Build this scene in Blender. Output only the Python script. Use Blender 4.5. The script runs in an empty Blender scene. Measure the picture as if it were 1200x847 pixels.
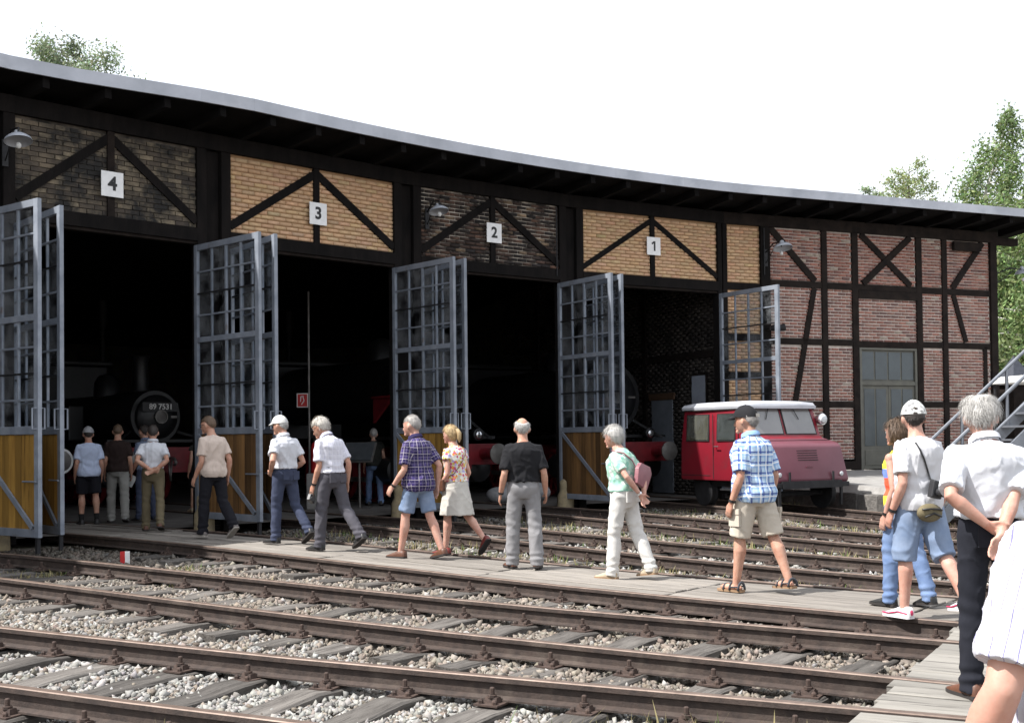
import bpy, bmesh, math, random
import numpy as np
from mathutils import Vector, Matrix
R = math.radians
rng = np.random.default_rng(7)
random.seed(7)
SC = bpy.context.scene
COL = SC.collection

# ------------------------------------------------------------------ camera
cam_d = bpy.data.cameras.new('camera')
cam = bpy.data.objects.new('camera', cam_d); COL.objects.link(cam)
cam_d.sensor_width = 36.0
cam_d.lens = 36.0 * 1390 / 1200
cam_d.shift_y = 0.053
cam_d.clip_start = 0.05; cam_d.clip_end = 2000
cam.matrix_world = Matrix.Translation((0, 0, 1.47)) @ Matrix.Rotation(R(91.2), 4, 'X') @ Matrix.Rotation(-0.011, 4, 'Z')
SC.camera = cam
# ------------------------------------------------------------------ sky and sun
SUN_EL = 53.0
sun_to = Vector((-0.955, -0.295, 0)).normalized()
w = bpy.data.worlds.new('World'); SC.world = w; w.use_nodes = True
nt = w.node_tree
sky = nt.nodes.new('ShaderNodeTexSky'); sky.sky_type = 'NISHITA'; sky.sun_disc = False
sky.sun_elevation = R(SUN_EL)
sky.sun_rotation = math.atan2(sun_to.x, sun_to.y)
sky.air_density = 1.0; sky.dust_density = 4.0; sky.ozone_density = 1.0
bg = nt.nodes['Background']; bg.inputs[1].default_value = 0.13
# thin bright high cloud over the whole sky
_tc = nt.nodes.new('ShaderNodeTexCoord'); _mp = nt.nodes.new('ShaderNodeMapping'); _mp.inputs['Scale'].default_value = (1, 1, 3); nt.links.new(_tc.outputs['Generated'], _mp.inputs[0])
_n = nt.nodes.new('ShaderNodeTexNoise'); _n.inputs['Scale'].default_value = 2.2; _n.inputs['Detail'].default_value = 6; nt.links.new(_mp.outputs[0], _n.inputs['Vector'])
_r = nt.nodes.new('ShaderNodeValToRGB'); _r.color_ramp.elements[0].position = 0.30; _r.color_ramp.elements[0].color = (0.70,) * 3 + (1,); _r.color_ramp.elements[1].position = 0.62; _r.color_ramp.elements[1].color = (0.96,) * 3 + (1,); nt.links.new(_n.outputs[0], _r.inputs[0])
_m = nt.nodes.new('ShaderNodeMix'); _m.data_type = 'RGBA'; nt.links.new(_r.outputs[0], _m.inputs[0]); nt.links.new(sky.outputs[0], _m.inputs[6]); _m.inputs[7].default_value = (5.1, 5.3, 5.65, 1)
nt.links.new(_m.outputs[2], bg.inputs[0])
ld = bpy.data.lights.new('sun', 'SUN'); ld.energy = 4.1; ld.angle = R(0.9); ld.color = (1.0, 0.97, 0.935)
lo = bpy.data.objects.new('sun', ld); COL.objects.link(lo)
sv = Vector((sun_to.x * math.cos(R(SUN_EL)), sun_to.y * math.cos(R(SUN_EL)), math.sin(R(SUN_EL))))
lo.rotation_euler = sv.to_track_quat('Z', 'Y').to_euler()
lo.location = (-20, -10, 40)
SC.view_settings.view_transform = 'Standard'; SC.view_settings.look = 'None'
SC.view_settings.exposure = 1.1; SC.view_settings.gamma = 1.0
SC.view_settings.use_curve_mapping = False
SC.render.engine = 'CYCLES'
SC.cycles.use_denoising = True
SC.cycles.max_bounces = 8; SC.cycles.transparent_max_bounces = 24
SC.cycles.diffuse_bounces = 3; SC.cycles.glossy_bounces = 3
SC.cycles.caustics_reflective = False; SC.cycles.caustics_refractive = False

# ------------------------------------------------------------------ materials
MATS = {}
def _nodes(name):
    m = bpy.data.materials.new(name); m.use_nodes = True
    return m, m.node_tree, m.node_tree.nodes['Principled BSDF'], m.node_tree.nodes, m.node_tree.links
def _in(n, i, v):
    n.inputs[i].default_value = v
def noise_node(nt, scale, detail=4, rough=0.6, vec=None, mapscale=None, coord='Object'):
    n = nt.nodes.new('ShaderNodeTexNoise'); n.inputs['Scale'].default_value = scale
    n.inputs['Detail'].default_value = detail; n.inputs['Roughness'].default_value = rough
    if vec is None:
        tc = nt.nodes.new('ShaderNodeTexCoord'); vec = tc.outputs[coord]
    if mapscale:
        mp = nt.nodes.new('ShaderNodeMapping'); mp.inputs['Scale'].default_value = mapscale
        nt.links.new(vec, mp.inputs[0]); vec = mp.outputs[0]
    nt.links.new(vec, n.inputs['Vector'])
    return n
def ramp_node(nt, fac, stops, interp='LINEAR'):
    r = nt.nodes.new('ShaderNodeValToRGB'); r.color_ramp.interpolation = interp
    e = r.color_ramp.elements
    while len(e) < len(stops): e.new(0.5)
    for k, (p, c) in enumerate(stops):
        e[k].position = p; e[k].color = (*c, 1) if len(c) == 3 else c
    nt.links.new(fac, r.inputs[0])
    return r
def mixc(nt, a, b, fac, mode='MIX'):
    m = nt.nodes.new('ShaderNodeMix'); m.data_type = 'RGBA'; m.blend_type = mode
    def put(sock, v):
        if hasattr(v, 'is_linked'): nt.links.new(v, sock)
        elif isinstance(v, (int, float)): sock.default_value = v
        else: sock.default_value = (*v, 1) if len(v) == 3 else v
    put(m.inputs[0], fac); put(m.inputs[6], a); put(m.inputs[7], b)
    return m.outputs[2]
def mth(nt, op, a, b=None, c=None):
    m = nt.nodes.new('ShaderNodeMath'); m.operation = op
    for k, v in enumerate((a, b, c)):
        if v is None: continue
        if hasattr(v, 'is_linked'): nt.links.new(v, m.inputs[k])
        else: m.inputs[k].default_value = v
    return m.outputs[0]
def bump(nt, bs, height, strength, dist=0.02):
    b = nt.nodes.new('ShaderNodeBump'); b.inputs['Strength'].default_value = strength; b.inputs['Distance'].default_value = dist
    nt.links.new(height, b.inputs['Height']); nt.links.new(b.outputs[0], bs.inputs['Normal'])
def sca(c, k): return tuple(min(1, x * k) for x in c)
def M(name, c1, c2=None, scale=6.0, rough=0.75, metal=0.0, mapscale=None, bstr=0.3, bscale=None, bdist=0.01, lo=0.35, hi=0.68,
      spec=0.4, objvar=0.0, detail=5, sub=0.0, c3=None, s3=1.2, t3=(0.55, 0.7), sheen=0.0):
    """two-tone noise material with bump, optional third stain colour and per-object brightness change"""
    if name in MATS: return MATS[name]
    m, nt, bs, N, L = _nodes(name)
    c2 = c2 or sca(c1, 0.72)
    n = noise_node(nt, scale, detail, mapscale=mapscale)
    r = ramp_node(nt, n.outputs[0], [(lo, c1), (hi, c2)])
    col = r.outputs[0]
    if c3:
        n3 = noise_node(nt, s3, 5, 0.65)
        r3 = ramp_node(nt, n3.outputs[0], [(t3[0], (0, 0, 0)), (t3[1], (1, 1, 1))])
        col = mixc(nt, col, c3, r3.outputs[0])
    if objvar:
        oi = N.new('ShaderNodeObjectInfo')
        v = mth(nt, 'MULTIPLY_ADD', oi.outputs['Random'], 2 * objvar, 1 - objvar)
        cmb = N.new('ShaderNodeCombineColor')
        for k in range(3): L.new(v, cmb.inputs[k])
        col = mixc(nt, col, cmb.outputs[0], 1.0, 'MULTIPLY')
    L.new(col, bs.inputs['Base Color'])
    bs.inputs['Roughness'].default_value = rough; bs.inputs['Metallic'].default_value = metal
    bs.inputs['Specular IOR Level'].default_value = spec
    if sub: 
        bs.inputs['Subsurface Weight'].default_value = sub; bs.inputs['Subsurface Radius'].default_value = (0.012, 0.005, 0.003)
    if sheen: bs.inputs['Sheen Weight'].default_value = sheen
    if bstr:
        nb = noise_node(nt, bscale or scale * 4, 4, mapscale=mapscale)
        bump(nt, bs, nb.outputs[0], bstr, bdist)
    MATS[name] = m
    return m
def MV(name, rough=0.85, var=0.25, nscale=18, bstr=0.3, attr='col', stain=None, sscale=0.8, srange=(0.5, 0.66)):
    """colour from a per-vertex colour attribute (one colour per brick, stone, leaf)"""
    if name in MATS: return MATS[name]
    m, nt, bs, N, L = _nodes(name)
    a = N.new('ShaderNodeAttribute'); a.attribute_name = attr
    n = noise_node(nt, nscale, 4)
    r = ramp_node(nt, n.outputs[0], [(0.3, (1 + var,) * 3), (0.7, (1 - var,) * 3)])
    col = mixc(nt, a.outputs[0], r.outputs[0], 1.0, 'MULTIPLY')
    if stain:
        n3 = noise_node(nt, sscale, 6, 0.7)
        r3 = ramp_node(nt, n3.outputs[0], [(srange[0], (0, 0, 0)), (srange[1], (1, 1, 1))])
        col = mixc(nt, col, stain, r3.outputs[0])
    L.new(col, bs.inputs['Base Color']); bs.inputs['Roughness'].default_value = rough
    bs.inputs['Specular IOR Level'].default_value = 0.3
    if bstr: bump(nt, bs, n.outputs[0], bstr, 0.008)
    MATS[name] = m
    return m
def MObj(name, stops, rough=0.85, nscale=30, stain=None, sscale=1.2, srange=(0.5, 0.66)):
    """colour picked at random for each object (single bricks, boards)"""
    if name in MATS: return MATS[name]
    m, nt, bs, N, L = _nodes(name)
    oi = N.new('ShaderNodeObjectInfo')
    r = ramp_node(nt, oi.outputs['Random'], stops)
    n = noise_node(nt, nscale, 4)
    r2 = ramp_node(nt, n.outputs[0], [(0.3, (1.2,) * 3), (0.7, (0.75,) * 3)])
    col = mixc(nt, r.outputs[0], r2.outputs[0], 1.0, 'MULTIPLY')
    if stain:
        geo = N.new('ShaderNodeNewGeometry')
        n3 = noise_node(nt, sscale, 6, 0.7, vec=geo.outputs['Position'])
        r3 = ramp_node(nt, n3.outputs[0], [(srange[0], (0, 0, 0)), (srange[1], (1, 1, 1))])
        col = mixc(nt, col, stain, r3.outputs[0])
    L.new(col, bs.inputs['Base Color']); bs.inputs['Roughness'].default_value = rough
    bump(nt, bs, n.outputs[0], 0.3, 0.006)
    MATS[name] = m
    return m
def MWood(name, ca, cb, crack=(0.03, 0.025, 0.02), rough=0.85, objvar=0.2, gscale=9.0, stretch=(0.12, 1, 1), bstr=0.6, knots=False):
    """grain along local x"""
    if name in MATS: return MATS[name]
    m, nt, bs, N, L = _nodes(name)
    oi = N.new('ShaderNodeObjectInfo'); tc = N.new('ShaderNodeTexCoord')
    off = N.new('ShaderNodeCombineXYZ'); L.new(mth(nt, 'MULTIPLY', oi.outputs['Random'], 37.0), off.inputs[0]); L.new(mth(nt, 'MULTIPLY', oi.outputs['Random'], 11.0), off.inputs[1])
    add = N.new('ShaderNodeVectorMath'); add.operation = 'ADD'; L.new(tc.outputs['Object'], add.inputs[0]); L.new(off.outputs[0], add.inputs[1])
    n = noise_node(nt, gscale, 6, 0.65, vec=add.outputs[0], mapscale=stretch)
    n2 = noise_node(nt, gscale * 5, 4, 0.7, vec=add.outputs[0], mapscale=(stretch[0] * 0.35, stretch[1], stretch[2]))
    r = ramp_node(nt, n.outputs[0], [(0.3, ca), (0.7, cb)])
    r2 = ramp_node(nt, n2.outputs[0], [(0.30, crack), (0.44, (1, 1, 1))])
    col = mixc(nt, r.outputs[0], r2.outputs[0], 0.85, 'MULTIPLY')
    if knots:
        vo = N.new('ShaderNodeTexVoronoi'); vo.inputs['Scale'].default_value = 3.0
        mp = N.new('ShaderNodeMapping'); mp.inputs['Scale'].default_value = (0.5, 1.2, 1); L.new(add.outputs[0], mp.inputs[0]); L.new(mp.outputs[0], vo.inputs['Vector'])
        rk = ramp_node(nt, vo.outputs['Distance'], [(0.05, (0.25, 0.18, 0.12)), (0.13, (1, 1, 1))])
        col = mixc(nt, col, rk.outputs[0], 0.7, 'MULTIPLY')
    v = mth(nt, 'MULTIPLY_ADD', oi.outputs['Random'], 2 * objvar, 1 - objvar)
    cmb = N.new('ShaderNodeCombineColor')
    for k in range(3): L.new(v, cmb.inputs[k])
    col = mixc(nt, col, cmb.outputs[0], 1.0, 'MULTIPLY')
    L.new(col, bs.inputs['Base Color']); bs.inputs['Roughness'].default_value = rough
    bs.inputs['Specular IOR Level'].default_value = 0.25
    bump(nt, bs, n2.outputs[0], bstr, 0.01)
    MATS[name] = m
    return m
def MGlass(name, tint=(0.75, 0.8, 0.82), refl=0.5, dirt=0.25):
    if name in MATS: return MATS[name]
    m = bpy.data.materials.new(name); m.use_nodes = True; nt = m.node_tree; N = nt.nodes; L = nt.links
    out = N['Material Output']; N.remove(N['Principled BSDF'])
    tr = N.new('ShaderNodeBsdfTransparent'); tr.inputs[0].default_value = (*tint, 1)
    gl = N.new('ShaderNodeBsdfGlossy'); gl.inputs['Roughness'].default_value = 0.06; gl.inputs[0].default_value = (0.9, 0.95, 1, 1)
    df = N.new('ShaderNodeBsdfDiffuse'); df.inputs[0].default_value = (0.30, 0.31, 0.32, 1)
    lw = N.new('ShaderNodeLayerWeight'); lw.inputs[0].default_value = 0.5
    fr = mth(nt, 'MULTIPLY_ADD', mth(nt, 'POWER', lw.outputs['Facing'], 4.0), 0.6, 0.05)
    m1 = N.new('ShaderNodeMixShader'); L.new(mth(nt, 'MULTIPLY', fr, refl * 2), m1.inputs[0]); L.new(tr.outputs[0], m1.inputs[1]); L.new(gl.outputs[0], m1.inputs[2])
    n = noise_node(nt, 2.5, 5)
    rr = ramp_node(nt, n.outputs[0], [(0.4, (0, 0, 0)), (0.75, (1, 1, 1))])
    m2 = N.new('ShaderNodeMixShader'); L.new(mth(nt, 'MULTIPLY', rr.outputs[0], dirt), m2.inputs[0]); L.new(m1.outputs[0], m2.inputs[1]); L.new(df.outputs[0], m2.inputs[2])
    L.new(m2.outputs[0], out.inputs[0])
    MATS[name] = m
    return m

# ------------------------------------------------------------------ mesh helpers
class MB:
    def __init__(s): s.v = []; s.f = []; s.m = []
    def add(s, v, f, mi=0):
        o = len(s.v); s.v.extend(tuple(x) for x in v)
        for q in f: s.f.append(tuple(i + o for i in q)); s.m.append(mi)
        return s
    def box(s, c, d, rot=None, mi=0, taper=None):
        hx, hy, hz = d[0] / 2, d[1] / 2, d[2] / 2
        vs = [Vector((x * hx, y * hy, z * hz)) for z in (-1, 1) for y in (-1, 1) for x in (-1, 1)]
        if taper: vs = [Vector((v.x * (taper[0] if v.z > 0 else 1), v.y * (taper[1] if v.z > 0 else 1), v.z)) for v in vs]
        if rot is not None: vs = [rot @ v for v in vs]
        c = Vector(c)
        return s.add([v + c for v in vs], [(0, 2, 3, 1), (4, 5, 7, 6), (0, 1, 5, 4), (2, 6, 7, 3), (0, 4, 6, 2), (1, 3, 7, 5)], mi)
    def beam(s, a, b, wd, ht, up=(0, 0, 1), mi=0):
        a = Vector(a); b = Vector(b); x = (b - a); l = x.length; x.normalize()
        up = Vector(up); y = up.cross(x)
        if y.length < 1e-5: y = Vector((1, 0, 0)).cross(x)
        y.normalize(); z = x.cross(y)
        return s.box((a + b) / 2, (l, wd, ht), Matrix((x, y, z)).transposed(), mi)
    def rings(s, rs, cap=True, mi=0, n=None):
        """rs: list of lists of points with equal length"""
        n = len(rs[0]); vs = [p for r in rs for p in r]; fs = []
        for k in range(len(rs) - 1):
            for i in range(n):
                j = (i + 1) % n
                fs.append((k * n + i, k * n + j, (k + 1) * n + j, (k + 1) * n + i))
        if cap:
            fs.append(tuple(reversed(range(n)))); fs.append(tuple((len(rs) - 1) * n + i for i in range(n)))
        return s.add(vs, fs, mi)
    def tube(s, pts, rad, n=8, mi=0, cap=True, flat=1.0):
        pts = [Vector(p) for p in pts]
        if not hasattr(rad, '__len__'): rad = [rad] * len(pts)
        rs = []; prev = None
        for k, p in enumerate(pts):
            t = (pts[min(k + 1, len(pts) - 1)] - pts[max(k - 1, 0)]).normalized()
            if prev is None:
                u = t.cross(Vector((0, 0, 1)))
                if u.length < 1e-3: u = t.cross(Vector((0, 1, 0)))
            else: u = prev - t * prev.dot(t)
            u.normalize(); prev = u; vv = t.cross(u)
            rs.append([p + (u * math.cos(a) + vv * math.sin(a) * flat) * rad[k] for a in (2 * math.pi * i / n for i in range(n))])
        return s.rings(rs, cap, mi)
    def lathe(s, prof, c=(0, 0, 0), axis='z', n=20, mi=0):
        """prof: [(radius, height)]"""
        rs = []
        for (r, h) in prof:
            ring = []
            for i in range(n):
                a = 2 * math.pi * i / n
                p = (r * math.cos(a), r * math.sin(a), h)
                if axis == 'y': p = (p[0], h, -p[1])
                if axis == 'x': p = (h, p[0], p[1])
                ring.append(Vector(p) + Vector(c))
            rs.append(ring)
        return s.rings(rs, True, mi)
    def ellipsoid(s, c, r, rot=None, n=12, m=8, mi=0):
        rs = []
        for k in range(m + 1):
            ph = math.pi * (k + 0.001) / (m + 0.002) - math.pi / 2
            ring = []
            for i in range(n):
                a = 2 * math.pi * i / n
                v = Vector((math.cos(ph) * math.cos(a) * r[0], math.cos(ph) * math.sin(a) * r[1], math.sin(ph) * r[2]))
                if rot is not None: v = rot @ v
                ring.append(v + Vector(c))
            rs.append(ring)
        return s.rings(rs, True, mi)
    def mesh(s, name):
        me = bpy.data.meshes.new(name); me.from_pydata(s.v, [], s.f)
        if any(s.m): me.polygons.foreach_set('material_index', s.m)
        me.update(); return me
    def build(s, name, mats, parent=None, smooth=False, bevel=0.0, loc=None, rotz=None, angle=None):
        me = s.mesh(name)
        if bevel:
            bm = bmesh.new(); bm.from_mesh(me)
            bmesh.ops.bevel(bm, geom=[e for e in bm.edges if len(e.link_faces) == 2 and e.calc_face_angle(0) > 0.5], offset=bevel, segments=2, affect='EDGES', profile=0.6)
            bm.to_mesh(me); bm.free()
        if smooth: smooth_mesh(me, angle)
        return put(name, me, mats, parent, loc, rotz)
def smooth_mesh(me, angle=None):
    me.polygons.foreach_set('use_smooth', [True] * len(me.polygons))
    if angle is not None:
        bm = bmesh.new(); bm.from_mesh(me)
        for e in bm.edges:
            if len(e.link_faces) == 2 and e.calc_face_angle(0) > R(angle): e.smooth = False
        bm.to_mesh(me); bm.free()
def put(name, me, mats, parent=None, loc=None, rotz=None):
    o = bpy.data.objects.new(name, me)
    if mats is not None and len(me.materials) == 0:
        for m in (mats if isinstance(mats, (list, tuple)) else [mats]): me.materials.append(m)
    COL.objects.link(o)
    if parent is not None: o.parent = parent
    if loc is not None: o.location = loc
    if rotz is not None: o.rotation_euler = (0, 0, rotz)
    return o
def tag(o, label=None, cat=None, group=None, kind=None):
    if label: o['label'] = label
    if cat: o['category'] = cat
    if group: o['group'] = group
    if kind: o['kind'] = kind
    return o
def thing(name, label, cat, loc=(0, 0, 0), rotz=0.0, group=None):
    o = bpy.data.objects.new(name, None); COL.objects.link(o); o.empty_display_size = 0.2
    o.location = loc; o.rotation_euler = (0, 0, rotz)
    return tag(o, label, cat, group)
def text_mesh(s, size, depth=0.004, bold=0.0):
    cu = bpy.data.curves.new('t', 'FONT'); cu.body = s; cu.size = size; cu.extrude = depth; cu.align_x = 'CENTER'; cu.align_y = 'CENTER'; cu.offset = bold
    o = bpy.data.objects.new('t', cu); COL.objects.link(o)
    dg = bpy.context.evaluated_depsgraph_get(); dg.update()
    me = bpy.data.meshes.new_from_object(o.evaluated_get(dg))
    bpy.data.objects.remove(o); bpy.data.curves.remove(cu)
    me.materials.clear()
    return me
def vcol(me, cols):
    a = me.color_attributes.new('col', 'FLOAT_COLOR', 'POINT')
    c = np.ones((len(me.vertices), 4), dtype=np.float32); c[:, :3] = cols
    a.data.foreach_set('color', c.ravel())
def np_mesh(name, V, F, cols=None):
    me = bpy.data.meshes.new(name); V = np.asarray(V, dtype=np.float32); F = np.asarray(F, dtype=np.int32)
    k = F.shape[1]
    me.vertices.add(len(V)); me.vertices.foreach_set('co', V.ravel())
    me.loops.add(F.size); me.loops.foreach_set('vertex_index', F.ravel())
    me.polygons.add(len(F)); me.polygons.foreach_set('loop_start', np.arange(0, F.size, k, dtype=np.int32))
    me.update(calc_edges=True)
    if cols is not None: vcol(me, cols)
    return me
def sinfbm(P, seed, freq, n=10, aniso=(1, 1, 1)):
    g = np.random.default_rng(seed); out = np.zeros(len(P))
    for k in range(n):
        d = g.normal(size=3) * np.array(aniso); f = freq * (0.6 + 1.6 * g.random())
        d = d / np.linalg.norm(d) * f
        out += np.sin(P @ d + g.random() * 6.28) * (freq / f)
    return out / math.sqrt(n)
def sstep(a, b, x):
    t = np.clip((x - a) / (b - a), 0, 1); return t * t * (3 - 2 * t)

# ------------------------------------------------------------------ site layout: all tracks fan out from the turntable centre
TC = Vector((20.5, -4.0))
def rail_z(x, y):
    return 0.13 * sstep(24.0, 34.0, np.hypot(np.asarray(x) - TC.x, np.asarray(y) - TC.y))
def pol(deg, r): return Vector((TC.x - math.sin(R(deg)) * r, TC.y + math.cos(R(deg)) * r))
# ================================================================== GROUND AND TRACKS
def uniq(a): return sorted(set(round(x, 3) for x in a))
gx = uniq([-700, -350, -180, -90, -50, -30] + list(np.arange(-20, 24, 0.8)) + [30, 50, 90, 180, 350, 700])
gy = uniq([-700, -350, -150, -60, -25, -10] + list(np.arange(-4, 44, 0.8)) + [55, 80, 120, 200, 400, 700, 1100])
GX, GY = np.meshgrid(gx, gy)
GZ = rail_z(GX, GY) - 0.215 + 0.012 * np.sin(GX * 1.9 + GY * 0.7) * np.sin(GY * 1.3)
nx = len(gx)
F = [(j * nx + i, j * nx + i + 1, (j + 1) * nx + i + 1, (j + 1) * nx + i) for j in range(len(gy) - 1) for i in range(nx - 1)]
m_ground = M('ground_dirt', (0.21, 0.185, 0.155), (0.10, 0.088, 0.075), scale=9, bstr=0.8, bscale=40, bdist=0.02, c3=(0.10, 0.11, 0.05), s3=0.35, t3=(0.55, 0.7))
gme = np_mesh('ground', np.stack([GX.ravel(), GY.ravel(), GZ.ravel()], 1), F)
tag(put('ground', gme, m_ground), 'brown gravelly dirt ground around the tracks and shed', None, None, 'structure')

m_rust = M('rail_rust', (0.062, 0.044, 0.036), (0.032, 0.024, 0.021), scale=14, rough=0.8, bstr=0.4, bscale=60, c3=(0.085, 0.066, 0.054), s3=2.5)
m_rtop = M('rail_head', (0.17, 0.125, 0.10), (0.10, 0.068, 0.052), scale=7, rough=0.5, metal=0.35, bstr=0.1)
m_sleep = MWood('sleeper_wood', (0.15, 0.138, 0.125), (0.052, 0.046, 0.041), objvar=0.3, bstr=1.0, gscale=13)
m_clip = M('fastener_rust', (0.07, 0.045, 0.035), (0.035, 0.024, 0.02), scale=30, rough=0.8)
RP = [(-.034, -.006), (-.028, 0), (.028, 0), (.034, -.006), (.034, -.036), (.009, -.046), (.009, -.118), (.062, -.132), (.062, -.144), (-.062, -.144), (-.062, -.132), (-.009, -.118), (-.009, -.046), (-.034, -.036)]
class Line:                      # a track centre line: point + direction away from the turntable
    def __init__(s, p, d): s.p = Vector(p); s.d = Vector(d).normalized(); s.n = Vector((-s.d.y, s.d.x))   # n: towards the camera side
    def at(s, t, off=0.0): return s.p + s.d * t + s.n * off
def bay_line(deg): return Line(TC, (-math.sin(R(deg)), math.cos(R(deg))))
TRK = {  # line, s0, s1, label
    6: (Line((-2.81, 7.96), (-0.896, 0.443)), -8.6, 9.0, 'rusty railway track on pale fresh ballast with broad weathered sleepers'),
    5: (Line((2.355, 8.185), (-0.831, 0.556)), -3.4, 15.5, 'rusty railway track on brown old ballast beside the boardwalk track'),
    4: (bay_line(49.7), 17.0, 43.0, 'railway track boarded over with planks leading into stall four'),
    3: (bay_line(43.2), 17.0, 50.0, 'railway track leading into stall three'),
    2: (bay_line(36.3), 17.5, 48.0, 'railway track leading into stall two'),
    1: (bay_line(29.2), 17.5, 48.0, 'railway track carrying the red railcar into stall one')}
def rail_mesh(ln, s0, s1, off):
    rs = []; k = max(2, int((s1 - s0) / 1.2))
    for i in range(k + 1):
        p = ln.at(s0 + (s1 - s0) * i / k, off); z = float(rail_z(p.x, p.y))
        rs.append([Vector((p.x + ln.n.x * a, p.y + ln.n.y * a, z + b)) for a, b in RP])
    b = MB(); b.rings(rs)
    me = b.mesh('rail'); n = len(RP)
    mi = [1 if (q % n) in (0, 1, 2) and q < (len(rs) - 1) * n else 0 for q in range(len(me.polygons))]
    me.polygons.foreach_set('material_index', mi); return me
sl_meshes = []
for k in range(5):
    b = MB(); g = np.random.default_rng(50 + k); nseg = 9; rs = []
    for i in range(nseg + 1):
        x = -1.3 + 2.6 * i / nseg + g.normal() * 0.02; wv = 0.125 + g.normal() * 0.006
        zt = g.normal() * 0.006
        rs.append([Vector((x, -wv, -0.15)), Vector((x, wv, -0.15)), Vector((x, wv, -0.012 + zt)), Vector((x, wv * 0.85, zt + g.normal() * 0.004)), Vector((x, wv * 0.15, zt - 0.008 * g.random())), Vector((x, -wv * 0.85, zt + g.normal() * 0.004)), Vector((x, -wv, -0.012 + zt))])
    b.rings(rs); me = b.mesh('sleeper'); me.materials.append(m_sleep); sl_meshes.append(me)
b = MB(); b.box((0, 0, 0.006), (0.36, 0.17, 0.012))
for sx in (-1, 1):
    b.box((sx * 0.085, 0, 0.028), (0.07, 0.1, 0.034), taper=(0.7, 0.8))
    b.lathe([(0.03, 0.04), (0.03, 0.058), (0.016, 0.06), (0.016, 0.10), (0.011, 0.105)], (sx * 0.092, 0, 0), n=7)
    for sy in (-1, 1): b.lathe([(0.018, 0.012), (0.018, 0.03), (0.01, 0.04)], (sx * 0.15, sy * 0.05, 0), n=6)
clip_me = b.mesh('rail_fastener'); clip_me.materials.append(m_clip)
RAILS = {}
SLEEPERS = []
for num, (ln, s0, s1, lab) in TRK.items():
    root = thing('railway_track', lab, 'railway track', (0, 0, 0))
    for sd in (-1, 1):
        rm = rail_mesh(ln, s0, s1, sd * 0.75); rm.materials.append(m_rust); rm.materials.append(m_rtop)
        put('rail', rm, None, root)
        RAILS[(num, sd)] = Line(ln.at(0, sd * 0.75), ln.d)
    if num == 4: t0, t1 = 20.5, 33.0
    elif num in (5, 6): t0, t1 = s0 + 0.3, s1
    else: t0, t1 = 19.5, 33.8
    t = t0
    while t < t1:
        p = ln.at(t); z = float(rail_z(p.x, p.y))
        a = math.atan2(ln.n.y, ln.n.x) + random.gauss(0, 0.012)
        so = put('sleeper', random.choice(sl_meshes), None, root, (p.x, p.y, z - 0.156 + random.gauss(0, 0.004)), a)
        SLEEPERS.append((p.x, p.y, a, 0.94 if num == 6 else 0.60))
        if num >= 2 or t < 30:
            for sd in (-1, 1):
                put('rail_fastener', clip_me, None, so, (sd * 0.75, random.gauss(0, 0.01), 0.0), random.gauss(0, 0.05))
        t += 0.63 + random.gauss(0, 0.015)

# ------------------------------------------------------------------ boardwalk between the rails of track 4
m_plank = MWood('boardwalk_plank', (0.255, 0.232, 0.205), (0.15, 0.136, 0.12), objvar=0.16, bstr=0.5, gscale=7)
m_plank2 = MWood('crossing_plank', (0.265, 0.25, 0.222), (0.155, 0.145, 0.13), objvar=0.2, bstr=0.55, gscale=7, knots=True)
bw = thing('boardwalk', None, None); tag(bw, 'grey planked walkway laid between the rails into stall four', None, None, 'structure')
ln4 = TRK[4][0]
def plank(corners, th, parent, mat, name='plank'):
    """corners: 4 xy(z) world points in order left-near, right-near, right-far, left-far; local x runs along the plank"""
    c = sum((Vector((*q[:2], 0)) for q in corners), Vector()) / 4
    d = Vector((corners[1][0] - corners[0][0], corners[1][1] - corners[0][1])); a = math.atan2(d.y, d.x)
    rot = Matrix.Rotation(-a, 3, 'Z'); lv = [rot @ (Vector(q) - c) for q in corners]
    b = MB(); e = 0.006
    cc = sum(lv, Vector()) / 4
    top = [Vector((v.x + (e if v.x < cc.x else -e), v.y + (e if v.y < cc.y else -e), v.z)) for v in lv]
    mid = [Vector((v.x, v.y, v.z - e)) for v in lv]; bot = [Vector((v.x, v.y, v.z - th)) for v in lv]
    b.rings([bot, mid, top])
    o = b.build(name, mat, parent, loc=c, rotz=a)
    return o
s = 17.0; seg = 0
while s < 39.5:
    L_ = 2.45 + random.uniform(-0.25, 0.25); nb = 6; wd = 1.30 / nb
    for k in range(nb):
        o0 = -0.65 + k * wd; j0, j1 = random.uniform(0, 0.018), random.uniform(0, 0.018)
        dz = random.gauss(-0.012, 0.004)
        cs = []
        for (t, o) in ((s + 0.012 + j0, o0 + 0.004), (s + L_ - 0.012 - j1, o0 + 0.004), (s + L_ - 0.012 - j1, o0 + wd - 0.004), (s + 0.012 + j0, o0 + wd - 0.004)):
            p = ln4.at(t, o); cs.append((p.x, p.y, float(rail_z(p.x, p.y)) + dz + random.gauss(0, 0.0025)))
        plank(cs, 0.06, bw, m_plank)
    s += L_
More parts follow.
